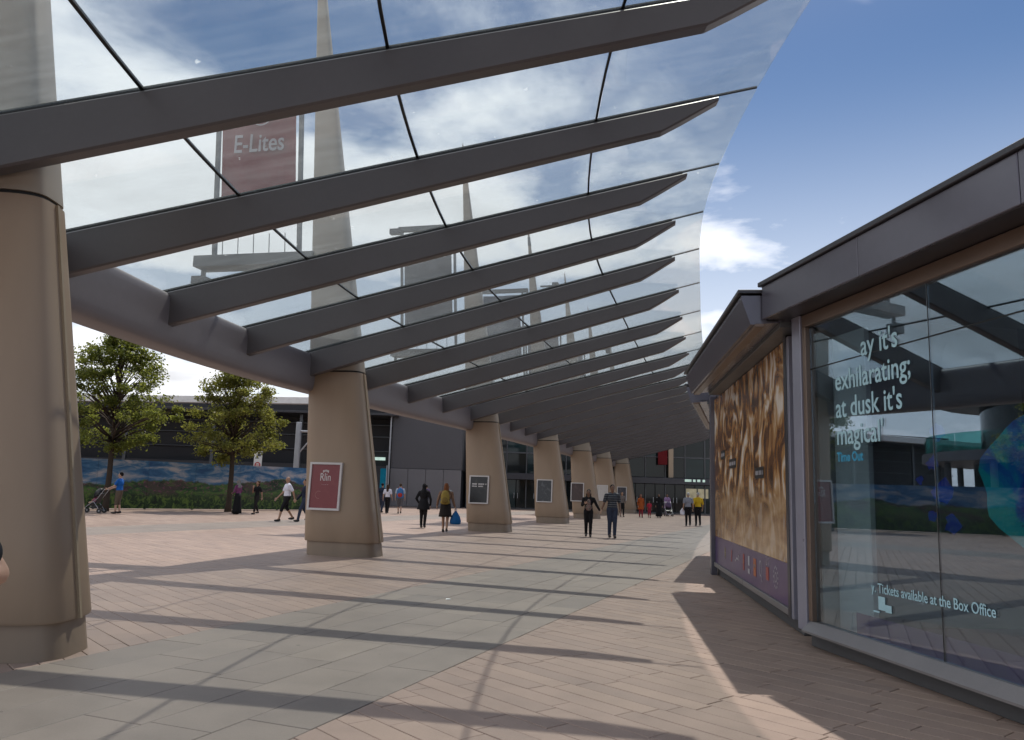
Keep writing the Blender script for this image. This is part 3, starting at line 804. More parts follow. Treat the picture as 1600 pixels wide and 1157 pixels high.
# ---------------------------------------------------------------- banners hung from the masts
def banner(i, lab, cloth, lit=None, zt=11.85):
    P, r, t, az = PF[i]
    b = thing('mast_banner', lab, 'banner', P + Vector((0, 0, 6.6)) - r * 1.4, group='banners hung from the masts', worldparts=True)
    def Q(a, d, z): return P + r * a + t * d + Vector((0, 0, z))
    def lean(z): return -.057 * (z - 9)
    def bar(name, a0, a1, z0, z1, d=.06, ma=M_mull):
        m = MB(); m.loft([[Q(a + lean(z), dd, z) for a, dd in ((a0, -d), (a1, -d), (a1, d), (a0, d))] for z in (z0, z1)]); return m.build(name, ma, b)
    x0, x1 = -4.08, -1.74
    m = MB(); N = 6
    for k in range(1):
        rows = [[Q(x0 + .16 + (x1 - x0 - .32) * j / N + lean(z), .03 * math.sin(j * 1.1 + z), z) for j in range(N + 1)] for z in (7.72, 8.5, 9.3, 10.1, zt - .7, zt - .13)]
    bk = [[p + t * .012 for p in row] for row in rows]
    for A, B in ((rows, 1), (bk, -1)):
        for u in range(5):
            for v in range(N):
                q = [A[u][v], A[u][v + 1], A[u + 1][v + 1], A[u + 1][v]]; m.add(q if B > 0 else q[::-1], [(0, 1, 2, 3)])
    cl = m.build('cloth', cloth, b, True)
    bar('side_pole', x0, x0 + .09, 6.95, zt, .05); bar('side_pole', x1 - .07, x1 + .02, 6.95, zt, .05)
    bar('top_arm', x0 - .08, -1.45, zt + .01, zt + .21, .09)
    m = MB(); m.box(x0 - .22, -1.15, -.28, .28, 6.66, 6.93, Q); m.build('catwalk', M_mull, b)
    for k in range(5):
        bar('handrail_post', x0 + .25 + k * .42, x0 + .265 + k * .42, 6.94, 7.5, .008)
    def lamp(a, z):
        m = MB(); m.box(a - .05, a + .05, -.03, .03, z, z + .18, Q); m.box(a - .22, a + .12, -.16, .16, z - .30, z - .02, Q); m.build('floodlight', M_fasciad, b)
    lamp(x0 - .1, 6.48)
    m = MB(); m.box(x0 - .62, x0 - .08, -.12, .12, zt - .07, zt + .15, Q); m.build('floodlight', M_fasciad, b)
    m = MB(); m.box(-.95, -.25, -.04, .04, zt + .25, zt + .33, Q); m.box(-.30, .02, -.14, .14, zt, zt + .45, Q); m.build('floodlight', M_fasciad, b)
    if lit:
        mx_ = (x0 + x1) / 2
        put_text('E-Lites', .66, lit, cl, Q(mx_ - .02, -.05, 9.62), r, up, 'lettering', extrude=.004, align='CENTER', xs=.78, offset=.006)
        mm = MB(); N2 = 24
        ring = lambda rad: [Q(mx_ + math.cos(2 * math.pi * k / N2) * rad, -.05, 10.50 + math.sin(2 * math.pi * k / N2) * rad * .8) for k in range(N2)]
        a, c = ring(.26), ring(.22)
        for k in range(N2): mm.add([a[k], a[(k + 1) % N2], c[(k + 1) % N2], c[k]], [(0, 1, 2, 3)])
        for a0 in (-.12, -.02, .08): mm.box(mx_ + a0, mx_ + a0 + .05, -.052, -.045, 10.38, 10.62, Q)
        mm.build('emblem', lit, cl)
def cloth_mat(name, col, transl=.35):
    t = NT(name); n = t.noise(t.pos(), 2.0, 4, .6)
    c = t.ramp(n, [(.3, tuple(x * .85 for x in col)), (.7, tuple(x * 1.1 for x in col))])
    d = t.n('ShaderNodeBsdfDiffuse'); t.l(c, d.inputs[0]); tl = t.n('ShaderNodeBsdfTranslucent'); t.l(c, tl.inputs[0])
    ms = t.n('ShaderNodeMixShader'); ms.inputs[0].default_value = transl; t.l(d.outputs[0], ms.inputs[1]); t.l(tl.outputs[0], ms.inputs[2]); t.l(ms.outputs[0], t.out.inputs[0]); return t.m
M_blet = cloth_mat('banner_grey_ink', (.62, .60, .66))
banner(1, 'red banner lettered E-Lites hanging beside the second mast', cloth_mat('red_banner', (.26, .042, .06), .3), M_blet, 11.0)
banner(2, 'plain slate grey banner hanging beside the third mast', cloth_mat('slate_banner', (.17, .175, .205), .3))
banner(3, 'dark blue grey banner hanging beside the fourth mast', cloth_mat('bluegrey_banner', (.13, .15, .21), .3))
banner(4, 'small far grey banner beside the fifth mast', cloth_mat('grey_banner', (.20, .20, .23), .3))
banner(5, 'very small far banner beside the sixth mast', cloth_mat('grey_banner2', (.18, .19, .23), .3))

# ---------------------------------------------------------------- arena building
arena = thing('arena_building', 'dark arena entrance building closing the end of the walkway', 'building', (0, 66, 0), worldparts=True)
def bbox(name, ma, x0, x1, y0, y1, z0, z1, par=arena, c=.02):
    m = MB(); m.cbox(x0, x1, y0, y1, z0, z1, min(c, (x1 - x0) * .3, (y1 - y0) * .3, (z1 - z0) * .3)); return m.build(name, ma, par)
bbox('wall', M_dark, -60, -9.7, 67.5, 90, 0, 8.35)
bbox('wall', M_dark, -3.7, 48, 70.5, 90, 0, 8.2)
bbox('roof_slab', M_fasciad, -62, -9.0, 63.0, 92, 7.12, 7.3)
m = MB()
m.loft([[(x, 62.1, 7.35 + .018 * (x + 40)), (x, 62.1, 7.85 + .018 * (x + 40)), (x, 62.9, 7.98 + .018 * (x + 40)), (x, 62.9, 7.35 + .018 * (x + 40))] for x in (-62, -40, -24, -9.0)])
m.build('roof_edge', M_white, arena)
for x in (-52, -45, -38, -31, -24, -17):
    bbox('column', M_mull, x, x + .25, 64.0, 64.25, 0, 7.08)
for z in (2.9, 4.4, 5.6, 6.6):
    bbox('rail', M_mull, -60, -9.8, 67.2, 67.45, z, z + .10)
bbox('low_wall', mat('dark_low_wall', (.06, .06, .065), .7), -60, -9.9, 66.2, 66.6, 0, 3.2)
# grey windowless block with panelled base
bbox('block', M_panelgrey, -9.5, -3.8, 64.2, 74, 3.02, 8.4)
for k in range(4):
    bbox('base_panel', M_panellight, -9.5 + k * 1.425 + .012, -9.5 + (k + 1) * 1.425 - .012, 64.12, 64.4, .02, 3.0, c=.01)
bbox('base_core', M_dark, -9.45, -3.85, 64.45, 74, 0, 3.0)
bbox('pale_rail', M_galv, -9.66, -9.54, 63.9, 64.0, 0, 8.2)
# glazed front: mullions, transoms and one pane per bay and storey
YG = 68.6
xs_ = np.arange(-3.6, 27.0, 1.7)
rows_ = [(.12, 2.45), (3.05, 4.7), (4.82, 6.5), (6.62, 8.1)]
gr = random.Random(5)
for k in range(len(xs_) - 1):
    a, b_ = xs_[k] + .06, xs_[k + 1] - .06
    for ri, (z0, z1) in enumerate(rows_):
        if ri == 0:
            mid = (a + b_) / 2
            for u0, u1 in ((a, mid - .03), (mid + .03, b_)):
                d = bbox('door', M_facade if gr.random() < .7 else M_facade2, u0, u1, YG, YG + .05, z0, z1, c=.004)
                m = MB(); m.box(u1 - .14 if u0 == a else u0 + .10, u1 - .10 if u0 == a else u0 + .14, YG - .06, YG - .02, .9, 1.35); m.build('handle', M_galv, d)
        else:
            bbox('window_pane', M_facade2 if gr.random() < .35 else M_facade, a, b_, YG, YG + .04, z0, z1, c=.004)
for x in xs_: bbox('mullion', M_mull, x - .055, x + .055, YG - .10, YG + .12, 0, 8.2)
for z0, z1 in ((0, .10), (4.70, 4.82), (6.5, 6.62), (8.1, 8.35)): bbox('transom', M_mull, -3.6, 27, YG - .07, YG + .10, z0, z1)
bbox('entrance_band', M_fasciad, -3.6, 27, YG - .9, YG + .10, 2.47, 3.0)
for x, w in ((15.2, .9), (16.2, .9)):
    bbox('lit_window_and_reflection', M_litwarm, x, x + w, YG - .035, YG - .005, 1.35, 2.15, c=.004)
for x, w in ((14.9, .55), (15.6, .2), (15.95, .25), (16.4, .2), (17.0, .3)):
    bbox('lit_sign', M_litsign, x, x + w, YG - .96, YG - .91, 2.72, 2.92, c=.004)
bbox('lit_window_and_reflection', mat('cream_pylon_reflection', (.45, .36, .26), .6), 13.6, 14.0, YG - .6, YG - .3, 3.02, 8.0)  # a pylon's reflection in the glazing, built as a solid cream upright
o = bbox('red_banner', cloth_mat('maroon_banner', (.20, .03, .035), .2), 12.7, 13.5, YG - .5, YG - .46, 4.1, 5.9, None, c=.004); tag(o, 'dark red banner hanging on the glazed arena front', 'banner')
o = bbox('blue_banner', cloth_mat('cyan_banner', (.02, .28, .42), .3), -10.2, -9.72, 63.6, 63.64, 1.2, 2.95, None, c=.004); tag(o, 'bright blue vertical banner beside the grey block', 'banner')
m = MB(); m.tube([(-9.70, 63.62, 0), (-9.70, 63.62, 3.2)], .04); m.build('banner_pole', M_galv, o)
o['label'] = 'bright blue vertical banner on a pole beside the grey block'
o = bbox('exit_light', M_litsign, -11.4, -10.4, 66.9, 67.1, 3.7, 3.95, None, c=.004); tag(o, 'small pale green lit strip sign left of the grey block', 'sign')
# ---------------------------------------------------------------- mural hoarding
HA, HB = Vector((-42.0, 20.2, 0)), Vector((-9.6, 49.6, 0))
ht = (HB - HA).normalized(); hn = Vector((ht.y, -ht.x, 0))
def mural_mat():
    t = NT('painted_meadow_mural'); uv = t.uv()
    sp = t.n('ShaderNodeSeparateXYZ'); t.l(uv, sp.inputs[0]); u, v = sp.outputs[0], sp.outputs[1]
    skyc = t.ramp(t.noise(t.mapping(uv, (.55, 1.6, 1)), 1.4, 6, .62, .6), [(.36, (.020, .085, .21)), (.48, (.055, .17, .32)), (.56, (.24, .30, .38)), (.66, (.46, .43, .44))])
    hill = t.math('ADD', t.math('MULTIPLY', t.noise(t.mapping(uv, (.22, 0, 0)), 1.0, 2, .5), 1.5), t.math('MULTIPLY', t.noise(t.mapping(uv, (3.2, 0, 0)), 1.0, 3, .6), .28))
    hill = t.math('ADD', t.math('MULTIPLY', hill, 1.25), .36)
    hillc = t.ramp(t.noise(t.mapping(uv, (.7, 1.8, 1)), 1.0, 6, .62, 1.4), [(.36, (.012, .035, .016)), (.46, (.03, .085, .025)), (.58, (.10, .19, .035)), (.66, (.028, .07, .03))])
    pur = t.noise(t.mapping(uv, (.55, 1.5, 1), loc=(3, 8, 0)), 1.0, 5, .6, .8)
    hillc = t.mix(t.math('MULTIPLY', t.step(pur, .46, .58), .8), hillc, (.075, .038, .050))
    fl = t.noise(t.mapping(uv, (6, 9, 1)), 1.0, 4, .7, .3)
    hillc = t.mix(t.math('MULTIPLY', t.step(fl, .55, .63), .7), hillc, (.24, .07, .13))
    fl2 = t.noise(t.mapping(uv, (9, 11, 1), loc=(4, 2, 0)), 1.0, 4, .7, .3)
    hillc = t.mix(t.math('MULTIPLY', t.step(fl2, .655, .70), .6), hillc, (.26, .22, .05))
    low = t.ramp(t.noise(t.mapping(uv, (4, 3.2, 1)), 1.0, 5, .65, 1.0), [(.38, (.008, .020, .006)), (.50, (.025, .060, .012)), (.60, (.12, .19, .03))])
    hillc = t.mix(t.step(t.math('ADD', v, t.math('MULTIPLY', t.noise(t.mapping(uv, (1.5, 1, 1)), 1.0, 3), .5)), 1.25, .75), hillc, low)
    c = t.mix(t.step(t.math('SUBTRACT', v, hill), -.06, .06), hillc, skyc)
    t.bsdf(c, .5, 0, .4); return t.m
M_mural = mural_mat()
hoard = thing('mural_hoarding', 'hoarding painted with a blue sky and a green flower meadow', 'hoarding', HA, worldparts=True)
Lh = (HB - HA).length; nb = 18
for k in range(nb):
    a, b_ = Lh * k / nb + .006, Lh * (k + 1) / nb - .006
    me = bpy.data.meshes.new('board'); hh = 2.46
    c = [HA + ht * a, HA + ht * b_, HA + ht * b_ + up * hh, HA + ht * a + up * hh]; c = [p + up * .03 if j < 2 else p for j, p in enumerate(c)]
    bk = [p - hn * .03 for p in c]
    me.from_pydata([tuple(p) for p in c + bk], [], [(0, 1, 2, 3), (7, 6, 5, 4), (1, 0, 4, 5), (2, 1, 5, 6), (3, 2, 6, 7), (0, 3, 7, 4)])
    Lr = me.uv_layers.new(name='uv'); U = [(a, .03), (b_, .03), (b_, hh), (a, hh)]
    for pl in me.polygons:
        for li in pl.loop_indices: Lr.data[li].uv = U[me.loops[li].vertex_index % 4]
    mobj('board', me, M_mural, hoard)
m = MB()
for k in range(nb + 1):
    c = HA + ht * (Lh * k / nb) - hn * .1; m2 = MB(); m2.cbox(c.x - .05, c.x + .05, c.y - .05, c.y + .05, 0, 2.35, .01); m2.build('post', M_mull, hoard)

# ---------------------------------------------------------------- light frame and small sign behind the hoarding
lf = thing('steel_frame_post', 'pale steel post with a braced arm behind the mural hoarding', 'post', (-14.1, 53.0, 0), worldparts=True)
m = MB(); m.cbox(-14.25, -13.95, 52.85, 53.15, 0, 5.6, .02); m.build('post', M_galv, lf)
m = MB(); m.tube([(-13.95, 53, 5.0), (-11.4, 53, 5.0)], .07); m.build('arm', M_galv, lf)
m = MB(); m.tube([(-13.95, 53, 3.6), (-12.9, 53, 4.95)], .05); m.build('brace', M_galv, lf)
m = MB(); m.cbox(-12.75, -12.6, 52.9, 53.05, 0, 3.9, .02); m.build('post', M_galv, lf)
sg = thing('small_sign', 'small white sign with a red mark standing behind the hoarding', 'sign', (-15.55, 49.5, 0), worldparts=True)
m = MB(); m.tube([(-15.55, 49.5, 0), (-15.55, 49.5, 2.2)], .03); m.build('pole', M_galv, sg)
m = MB(); m.cbox(-15.8, -15.3, 49.47, 49.5, 2.2, 3.45, .01); pn = m.build('panel', M_white, sg)
m = MB()
for k in range(16):
    a0, a1 = 2 * math.pi * k / 16, 2 * math.pi * (k + 1) / 16
    m.add([(-15.55 + math.cos(a) * rr_, 49.466, 2.60 + math.sin(a) * rr_) for a, rr_ in ((a0, .12), (a1, .12), (a1, .19), (a0, .19))], [(0, 1, 2, 3)])
m.box(-15.68, -15.42, 49.464, 49.468, 2.58, 2.63)
m.build('red_mark', mat('sign_red', (.5, .04, .05), .5), pn)
m = MB(); m.box(-15.72, -15.5, 49.463, 49.467, 3.0, 3.06); m.box(-15.6, -15.38, 49.463, 49.467, 3.14, 3.3); m.build('dark_mark', M_mull, pn)

# ---------------------------------------------------------------- round pavilion left of the picture (seen in the kiosk glass)
pv = thing('round_pavilion', 'round pavilion with a glass balcony seen reflected in the kiosk window', 'building', (-41, 37, 0), worldparts=True)
def cyl(name, ma, r0, r1, z0, z1, n=40, par=pv, cc=(-41, 37)):
    m = MB(); m.loft([[(cc[0] + math.cos(2 * math.pi * k / n) * rad, cc[1] + math.sin(2 * math.pi * k / n) * rad, z) for k in range(n)] for rad, z in ((r0, z0), (r1, z1))]); return m.build(name, ma, par, True)
cyl('core', M_facade2, 7.5, 7.5, 0, 4.1); cyl('deck', M_panellight, 10.5, 10.5, 4.12, 4.7); cyl('upper_core', M_facade, 7.0, 7.0, 4.72, 8.0); cyl('roof', M_panellight, 9.5, 9.0, 8.02, 8.4)
for k in range(30):
    a0, a1 = 2 * math.pi * (k + .02) / 30, 2 * math.pi * (k + .98) / 30
    m = MB(); m.hexa([(-41 + math.cos(a) * rr_, 37 + math.sin(a) * rr_, z) for z in (4.72, 5.8) for a, rr_ in ((a0, 10.3), (a1, 10.3), (a1, 10.33), (a0, 10.33))]); m.build('balcony_pane', M_balglass, pv)
for k in range(14):
    a = 2 * math.pi * k / 14; m = MB(); m.tube([(-41 + math.cos(a) * 9.6, 37 + math.sin(a) * 9.6, 0), (-41 + math.cos(a) * 9.6, 37 + math.sin(a) * 9.6, 4.1)], .2, 10); m.build('column', M_panellight, pv, True)

# ---------------------------------------------------------------- trees
def leaf_mat(name, c0, c1, c2):
    t = NT(name)
    rnd = t.n('ShaderNodeNewGeometry').outputs['Random Per Island']
    n = t.noise(t.pos(), .8, 3, .6)
    f = t.math('ADD', t.math('MULTIPLY', rnd, .6), t.math('MULTIPLY', n, .4))
    c = t.ramp(f, [(.15, c0), (.5, c1), (.85, c2)])
    d = t.n('ShaderNodeBsdfPrincipled'); t.l(c, d.inputs['Base Color']); d.inputs['Roughness'].default_value = .45; d.inputs['Specular IOR Level'].default_value = .35
    tl = t.n('ShaderNodeBsdfTranslucent'); t.l(t.mix(.5, c, (.38, .41, .07)), tl.inputs[0])
    ms = t.n('ShaderNodeMixShader'); ms.inputs[0].default_value = .6; t.l(d.outputs[0], ms.inputs[1]); t.l(tl.outputs[0], ms.inputs[2]); t.l(ms.outputs[0], t.out.inputs[0]); return t.m
M_leafA = leaf_mat('lime_leaf', (.055, .080, .018), (.105, .135, .030), (.185, .190, .040))
M_leafB = leaf_mat('olive_leaf', (.075, .080, .020), (.140, .140, .034), (.240, .205, .052))
M_bark = mat('bark', (.060, .045, .034), .9, 0, .3, 6.0, .2, (1, 1, .3))
def tree(lab, x, y, h, zb, rx, seed, leafm, nleaf=24000, group='plaza trees by the hoarding', lean=0.0, top=.5, fork=.30):
    g_ = random.Random(seed)
    t = thing('plaza_tree', lab, 'tree', (x, y, 0), group=group)
    zf = zb + (h - zb) * .12
    def crown_r(z):       # ovate outline, widest low down
        k = (z - zb) / (h - zb)
        if k <= 0 or k >= 1: return .05
        return rx * (min(1, k / .22) ** .6) * (1 - max(0, (k - .22) / .78) ** 1.35) ** .8 + .08
    m = MB()
    trunk = [(0, 0, -.05), (.02, .0, .35), (.03 + lean * .3, .02, zb * .6), (lean * .6, .03, zf), (lean, 0, zb + (h - zb) * .4), (lean * 1.2, .05, zb + (h - zb) * .7), (lean * 1.3, 0, h - .4)]
    m.tube(trunk, [.20, .15, .125, .105, .07, .04, .012], 10); m.build('trunk', M_bark, t, 'all')
    clumps = []
    tries = 0
    while len(clumps) < 150 and tries < 5000:
        tries += 1
        z = zb + (h - zb) * (g_.random() ** .85) ; R_ = crown_r(z); a = g_.random() * 2 * math.pi
        rad = R_ * (g_.random() ** .42) * g_.uniform(.80, 1.18)
        clumps.append(Vector((lean * (z / h) + math.cos(a) * rad, math.sin(a) * rad, z + g_.uniform(-.1, .15))))
    limbs = MB()
    for c in clumps[:95]:
        k = max(.06, min(.9, ((c.z - zb) / (h - zb)) * .72 - .05)); zs = max(zf * .92, zb + (h - zb) * k - .35)
        st = Vector((lean * zs / h, 0, zs)); md = st.lerp(c, .5) + Vector((g_.uniform(-.12, .12), g_.uniform(-.12, .12), .10))
        r0 = .05 * (1 - k) + .014
        limbs.tube([st, md, c], [r0, r0 * .6, .006], 5)
        for _ in range(3):
            e = c + Vector((g_.gauss(0, .35), g_.gauss(0, .35), g_.gauss(.08, .22))); limbs.tube([md.lerp(c, .6), e], [.010, .004], 4, False)
    limbs.build('limbs', M_bark, t, 'all')
    vs, fs = [], []
    per = nleaf // len(clumps)
    for c in clumps:
        sc = g_.uniform(.13, .25); n_ = int(per * g_.uniform(.55, 1.45))
        out = Vector((c.x, c.y, 0)); out = out.normalized() if out.length > .05 else Vector((1, 0, 0))
        for _ in range(n_):
            p = c + Vector((g_.gauss(0, sc), g_.gauss(0, sc), g_.gauss(0, sc * .62)))
            L = g_.uniform(.05, .09); w = L * .62
            d = (out * .5 + Vector((g_.gauss(0, .7), g_.gauss(0, .7), g_.gauss(-.35, .45)))).normalized()
            sdv = d.cross(Vector((g_.gauss(0, 1), g_.gauss(0, 1), g_.gauss(0, 1)))).normalized()
            nn = d.cross(sdv)
            o = len(vs); vs += [tuple(p - d * L), tuple(p + sdv * w + nn * .012), tuple(p + d * L - nn * .012), tuple(p - sdv * w + nn * .012)]
            fs += [(o, o + 1, o + 2), (o, o + 2, o + 3)]
    me = bpy.data.meshes.new('crown'); me.from_pydata(vs, [], fs); me.update()
    mobj('crown', me, leafm, t)
    return t
tree('taller green leafy tree behind the man with the stroller', -18.75, 37.6, 8.75, 2.75, 2.75, 11, M_leafA, 18500)
tree('olive green leafy tree beside the woman in a long black skirt', -14.35, 41.4, 7.75, 2.55, 2.75, 23, M_leafB, 17000)
tree('leafy tree beyond the left edge, seen in the kiosk glass', -27.5, 29.5, 8.3, 2.7, 2.7, 31, M_leafB, 12000)
tree('leafy tree far beyond the left edge, seen at the right of the kiosk glass', -33.0, 23.2, 8.0, 2.6, 2.7, 37, M_leafA, 12000)

# ---------------------------------------------------------------- people
def remesh(mb, name, vox, smooth=2):
    me = mb.mesh(name); ob = bpy.data.objects.new(name, me); COL.objects.link(ob)
    md = ob.modifiers.new('r', 'REMESH'); md.mode = 'VOXEL'; md.voxel_size = vox; md.use_smooth_shade = True
    sm = ob.modifiers.new('s', 'SMOOTH'); sm.iterations = smooth; sm.factor = .5
    dg = bpy.context.evaluated_depsgraph_get()
    out = bpy.data.meshes.new_from_object(ob.evaluated_get(dg)); out.name = name
    bpy.data.objects.remove(ob); bpy.data.meshes.remove(me)
    return out
def cmat(name, col, var=.15, rough=.8): return mat('cloth_' + name, col, rough, 0, var, 9.0, .2)
SKIN = [mat('skin_light', (.46, .29, .21), .5, 0, .08, 6), mat('skin_tan', (.33, .19, .12), .5, 0, .08, 6), mat('skin_brown', (.17, .09, .055), .5, 0, .08, 6)]
HAIR = {'black': mat('hair_black', (.012, .010, .010), .75, 0, .1, 3, .12), 'brown': mat('hair_brown', (.05, .03, .018), .75, 0, .1, 3, .15), 'ginger': mat('hair_auburn', (.16, .06, .025), .75, 0, .1, 3, .15), 'grey': mat('hair_grey', (.36, .35, .34), .6)}
M_shoe = mat('dark_shoe', (.018, .016, .016), .5); M_eye = mat('eye_dark', (.01, .01, .01), .3)
_hand = None
def hand_mesh():
    global _hand
    if _hand: return _hand
    m = MB()      # wrist at origin, fingers along -Z, palm facing +X (towards the thigh), thumb towards +Y
    m.ell((0, 0, -.045), (.015, .038, .05))
    for k, (y, L) in enumerate(((.028, .068), (.010, .078), (-.009, .072), (-.027, .056))):
        a = (0, y, -.085); b = (.012, y * 1.05, -.085 - L * .5); c = (.032, y * 1.05, -.085 - L * .92)
        m.cap(a, b, .0095, .009, 8); m.cap(b, c, .009, .0078, 8)
    m.cap((.004, .032, -.035), (.018, .058, -.065), .012, .010, 8); m.cap((.018, .058, -.065), (.026, .060, -.095), .010, .008, 8)
    _hand = remesh(m, 'hand', .0065, 2); return _hand

def person(lab, loc, heading, h=1.72, top=None, bottom=None, skin=0, hair='black', sleeve=.5, leg=1.0, stride=.0, arms=None, skirt=None, coat=None, scarf=None, longhair=False,
           group='people on the plaza', build=1.0, bald=False, vox=.017, face=False, barecalf=False, hat=None, lift=0.0):
    k = h / 1.75
    t = thing('person', lab, 'person', (loc[0], loc[1], 0), -R(heading), group)
    B = build
    # skeleton
    hipx = .088; sw = .185 * B
    legs = []
    for sgn, f in ((-1, stride), (1, -stride)):
        hip = Vector((sgn * hipx, 0, .93)); ank = Vector((sgn * hipx * .9, f * .5, .085 + (lift if f < 0 else 0) + (abs(f) * .10 if f < 0 else 0)))
        kn = hip.lerp(ank, .5) + Vector((0, .025 + abs(f) * (.16 if f < 0 else .05), 0)); legs.append((hip, kn, ank, f))
    def defarm(sgn):
        sw_ = stride * (.45 if sgn < 0 else -.45) * -1
        return [Vector((sgn * (sw + .055), -.03 + sw_ * .4, 1.13)), Vector((sgn * (sw + .075), .05 + sw_ * .9, .90))]
    A = {}
    for sgn in (-1, 1):
        a = (arms or {}).get(sgn)
        A[sgn] = [Vector(a[0]), Vector(a[1])] if a else defarm(sgn)
    sh = {s: Vector((s * sw, 0, 1.405)) for s in (-1, 1)}
    def torso(m, e=0.0, z0=.9):
        if z0 < .93: m.ell((0, -.005, .955), (.150 * B + e, .108 * B + e, .135 + e))
        m.ell((0, .004, 1.10), (.135 * B + e, .098 * B * (1 + .15 * (B - 1)) + e, .17 + e)); m.ell((0, 0, 1.29), (.160 * B + e, .112 * B + e, .17 + e))
        m.cap((-sw * .92, 0, 1.40), (sw * .92, 0, 1.40), .058 + e, .058 + e); m.cap((-sw * .4, -.01, 1.445), (sw * .4, -.01, 1.445), .05 + e, .05 + e)
    def legvol(m, e, frac, taper=1.0):
        for hip, kn, ank, f in legs:
            if frac >= .5:
                m.cap(hip, kn, .086 * B + e, .060 + e * 1.1)
                q = kn.lerp(ank, min(1, (frac - .5) / .5)); m.cap(kn, q, .058 + e * 1.1, (.058 + (.038 - .058) * (frac - .5) * 2) + e * 1.2)
            else: m.cap(hip, hip.lerp(kn, frac * 2), .086 * B + e, .072 + e * 1.3)
    def armvol(m, e, frac):
        for s in (-1, 1):
            el, wr = A[s]
            if frac >= .5:
                m.cap(sh[s], el, .052 + e, .041 + e); q = el.lerp(wr, min(1, (frac - .5) * 2)); m.cap(el, q, .040 + e, .040 + (.027 - .040) * (frac - .5) * 2 + e)
            else: m.cap(sh[s], sh[s].lerp(el, frac * 2), .052 + e, .046 + e * 1.4)
    m = MB()
    torso(m, -.004); legvol(m, 0, 1.0); armvol(m, 0, 1.0)
    m.cap((0, -.005, 1.43), (0, .012, 1.56), .058, .052)
    m.ell((0, .012, 1.642), (.074, .093, .108)); m.ell((0, .040, 1.585), (.054, .056, .062))
    m.cap((0, .100, 1.645), (0, .118, 1.612), .012, .016, 8)
    for s in (-1, 1): m.ell((s * .078, .0, 1.63), (.012, .02, .032))
    for hip, kn, ank, f in legs: m.cap(ank, ank + Vector((0, .13, -.045)), .036, .030)
    ob = mobj('body', remesh(m, 'body', vox, 2), SKIN[skin], t, 'all'); obs = [ob]
    if face:
        for s in (-1, 1):
            e = MB(); e.ell((s * .030, .096, 1.652), (.013, .008, .008)); obs.append(e.build('eye', M_eye, t, 'all'))
        e = MB(); e.ell((0, .094, 1.575), (.022, .008, .006)); obs.append(e.build('mouth', mat('lip', (.30, .10, .09), .5), t, 'all'))
    for s in (-1, 1):
        el, wr = A[s]; d = (wr - el).normalized()
        hm = mobj('hand', hand_mesh(), SKIN[skin], t, 'all'); obs.append(hm)
        q = Vector((0, 0, -1)).rotation_difference(d)
        mt = Matrix.Translation(wr) @ q.to_matrix().to_4x4() @ Matrix.Diagonal((-s * 1.0, 1, 1, 1))
        hm['_m'] = 1; hm.matrix_basis = Matrix.Diagonal((k, k, k, 1)) @ mt
    sm = MB()
    for hip, kn, ank, f in legs:
        sm_ = MB(); sm_.ell(tuple(ank + Vector((0, .055, -.045))), (.047, .135, .045)); sm_.ell(tuple(ank + Vector((0, -.01, -.015))), (.042, .055, .055))
        zmin = min(v[2] for v in sm_.v)
        obs.append(sm_.build('shoe', M_shoe, t, 'all'))
    if bottom is not None:
        m = MB(); m.ell((0, -.005, .965), (.152 * B + .010, .110 * B + .010, .13)); legvol(m, .013, leg); obs.append(mobj('trousers' if leg > .6 else 'shorts', remesh(m, 'trousers', vox, 2), bottom, t, 'all'))
    if skirt is not None:
        ma, z0, z1, w1 = skirt; m = MB(); N = 22; rings = []
        for j in range(7):
            f = j / 6; z = z0 + (z1 - z0) * f; wx = .145 * B + .012 + (w1 - .145) * f; wy = .105 * B + .012 + (w1 * .85 - .105) * f
            rings.append([(wx * math.cos(2 * math.pi * q / N) * (1 + .05 * f * math.sin(q * 2.7)), wy * math.sin(2 * math.pi * q / N) * (1 + .05 * f * math.cos(q * 3.1)) + stride * .0, z) for q in range(N)])
        m.loft(rings); obs.append(m.build('skirt', ma, t, 'all'))
    if top is not None:
        m = MB(); torso(m, .014 if not coat else .020, .95 if not coat else .9); armvol(m, .012, sleeve)
        m.ell((0, .0, 1.02), (.150 * B + .014, .108 * B + .014, .10))
        if coat:
            z1, w1 = coat; N = 20
            m.loft([[((.15 * B + .02 + (w1 - .15) * f) * math.cos(2 * math.pi * q / N), (.112 * B + .02 + (w1 * .8 - .11) * f) * math.sin(2 * math.pi * q / N), 1.1 + (z1 - 1.1) * f) for q in range(N)] for f in (0, .35, .7, 1)])
        obs.append(mobj('coat' if coat else 'shirt', remesh(m, 'shirt', vox, 2), top, t, 'all'))
    if scarf is not None:
        m = MB(); m.ell((0, -.006, 1.65), (.088, .098, .122)); m.cap((0, -.01, 1.56), (0, -.01, 1.44), .085, .125); m.ell((0, -.02, 1.38), (.16, .12, .10))
        # open the face: push front in
        me = remesh(m, 'headscarf', vox, 2)
        for v in me.vertices:
            if v.co.z > 1.565 and v.co.y > .045 and abs(v.co.x) < .07: v.co.y = .045
        obs.append(mobj('headscarf', me, scarf, t, 'all'))
    elif not bald:
        m = MB(); m.ell((0, -.014, 1.672), (.084, .098, .098))
        if longhair:
            m.ell((0, -.045, 1.60), (.088, .065, .13)); m.cap((0, -.065, 1.58), (0, -.075, 1.36), .078, .07); m.cap((-.06, -.02, 1.6), (-.075, -.03, 1.42), .035, .03); m.cap((.06, -.02, 1.6), (.075, -.03, 1.42), .035, .03)
        me = remesh(m, 'hair', .013, 2)
        for v in me.vertices:
            if v.co.z < 1.70 and v.co.y > .03 and abs(v.co.x) < .066: v.co.y = .03
        obs.append(mobj('hair', me, HAIR[hair] if isinstance(hair, str) else hair, t, 'all'))
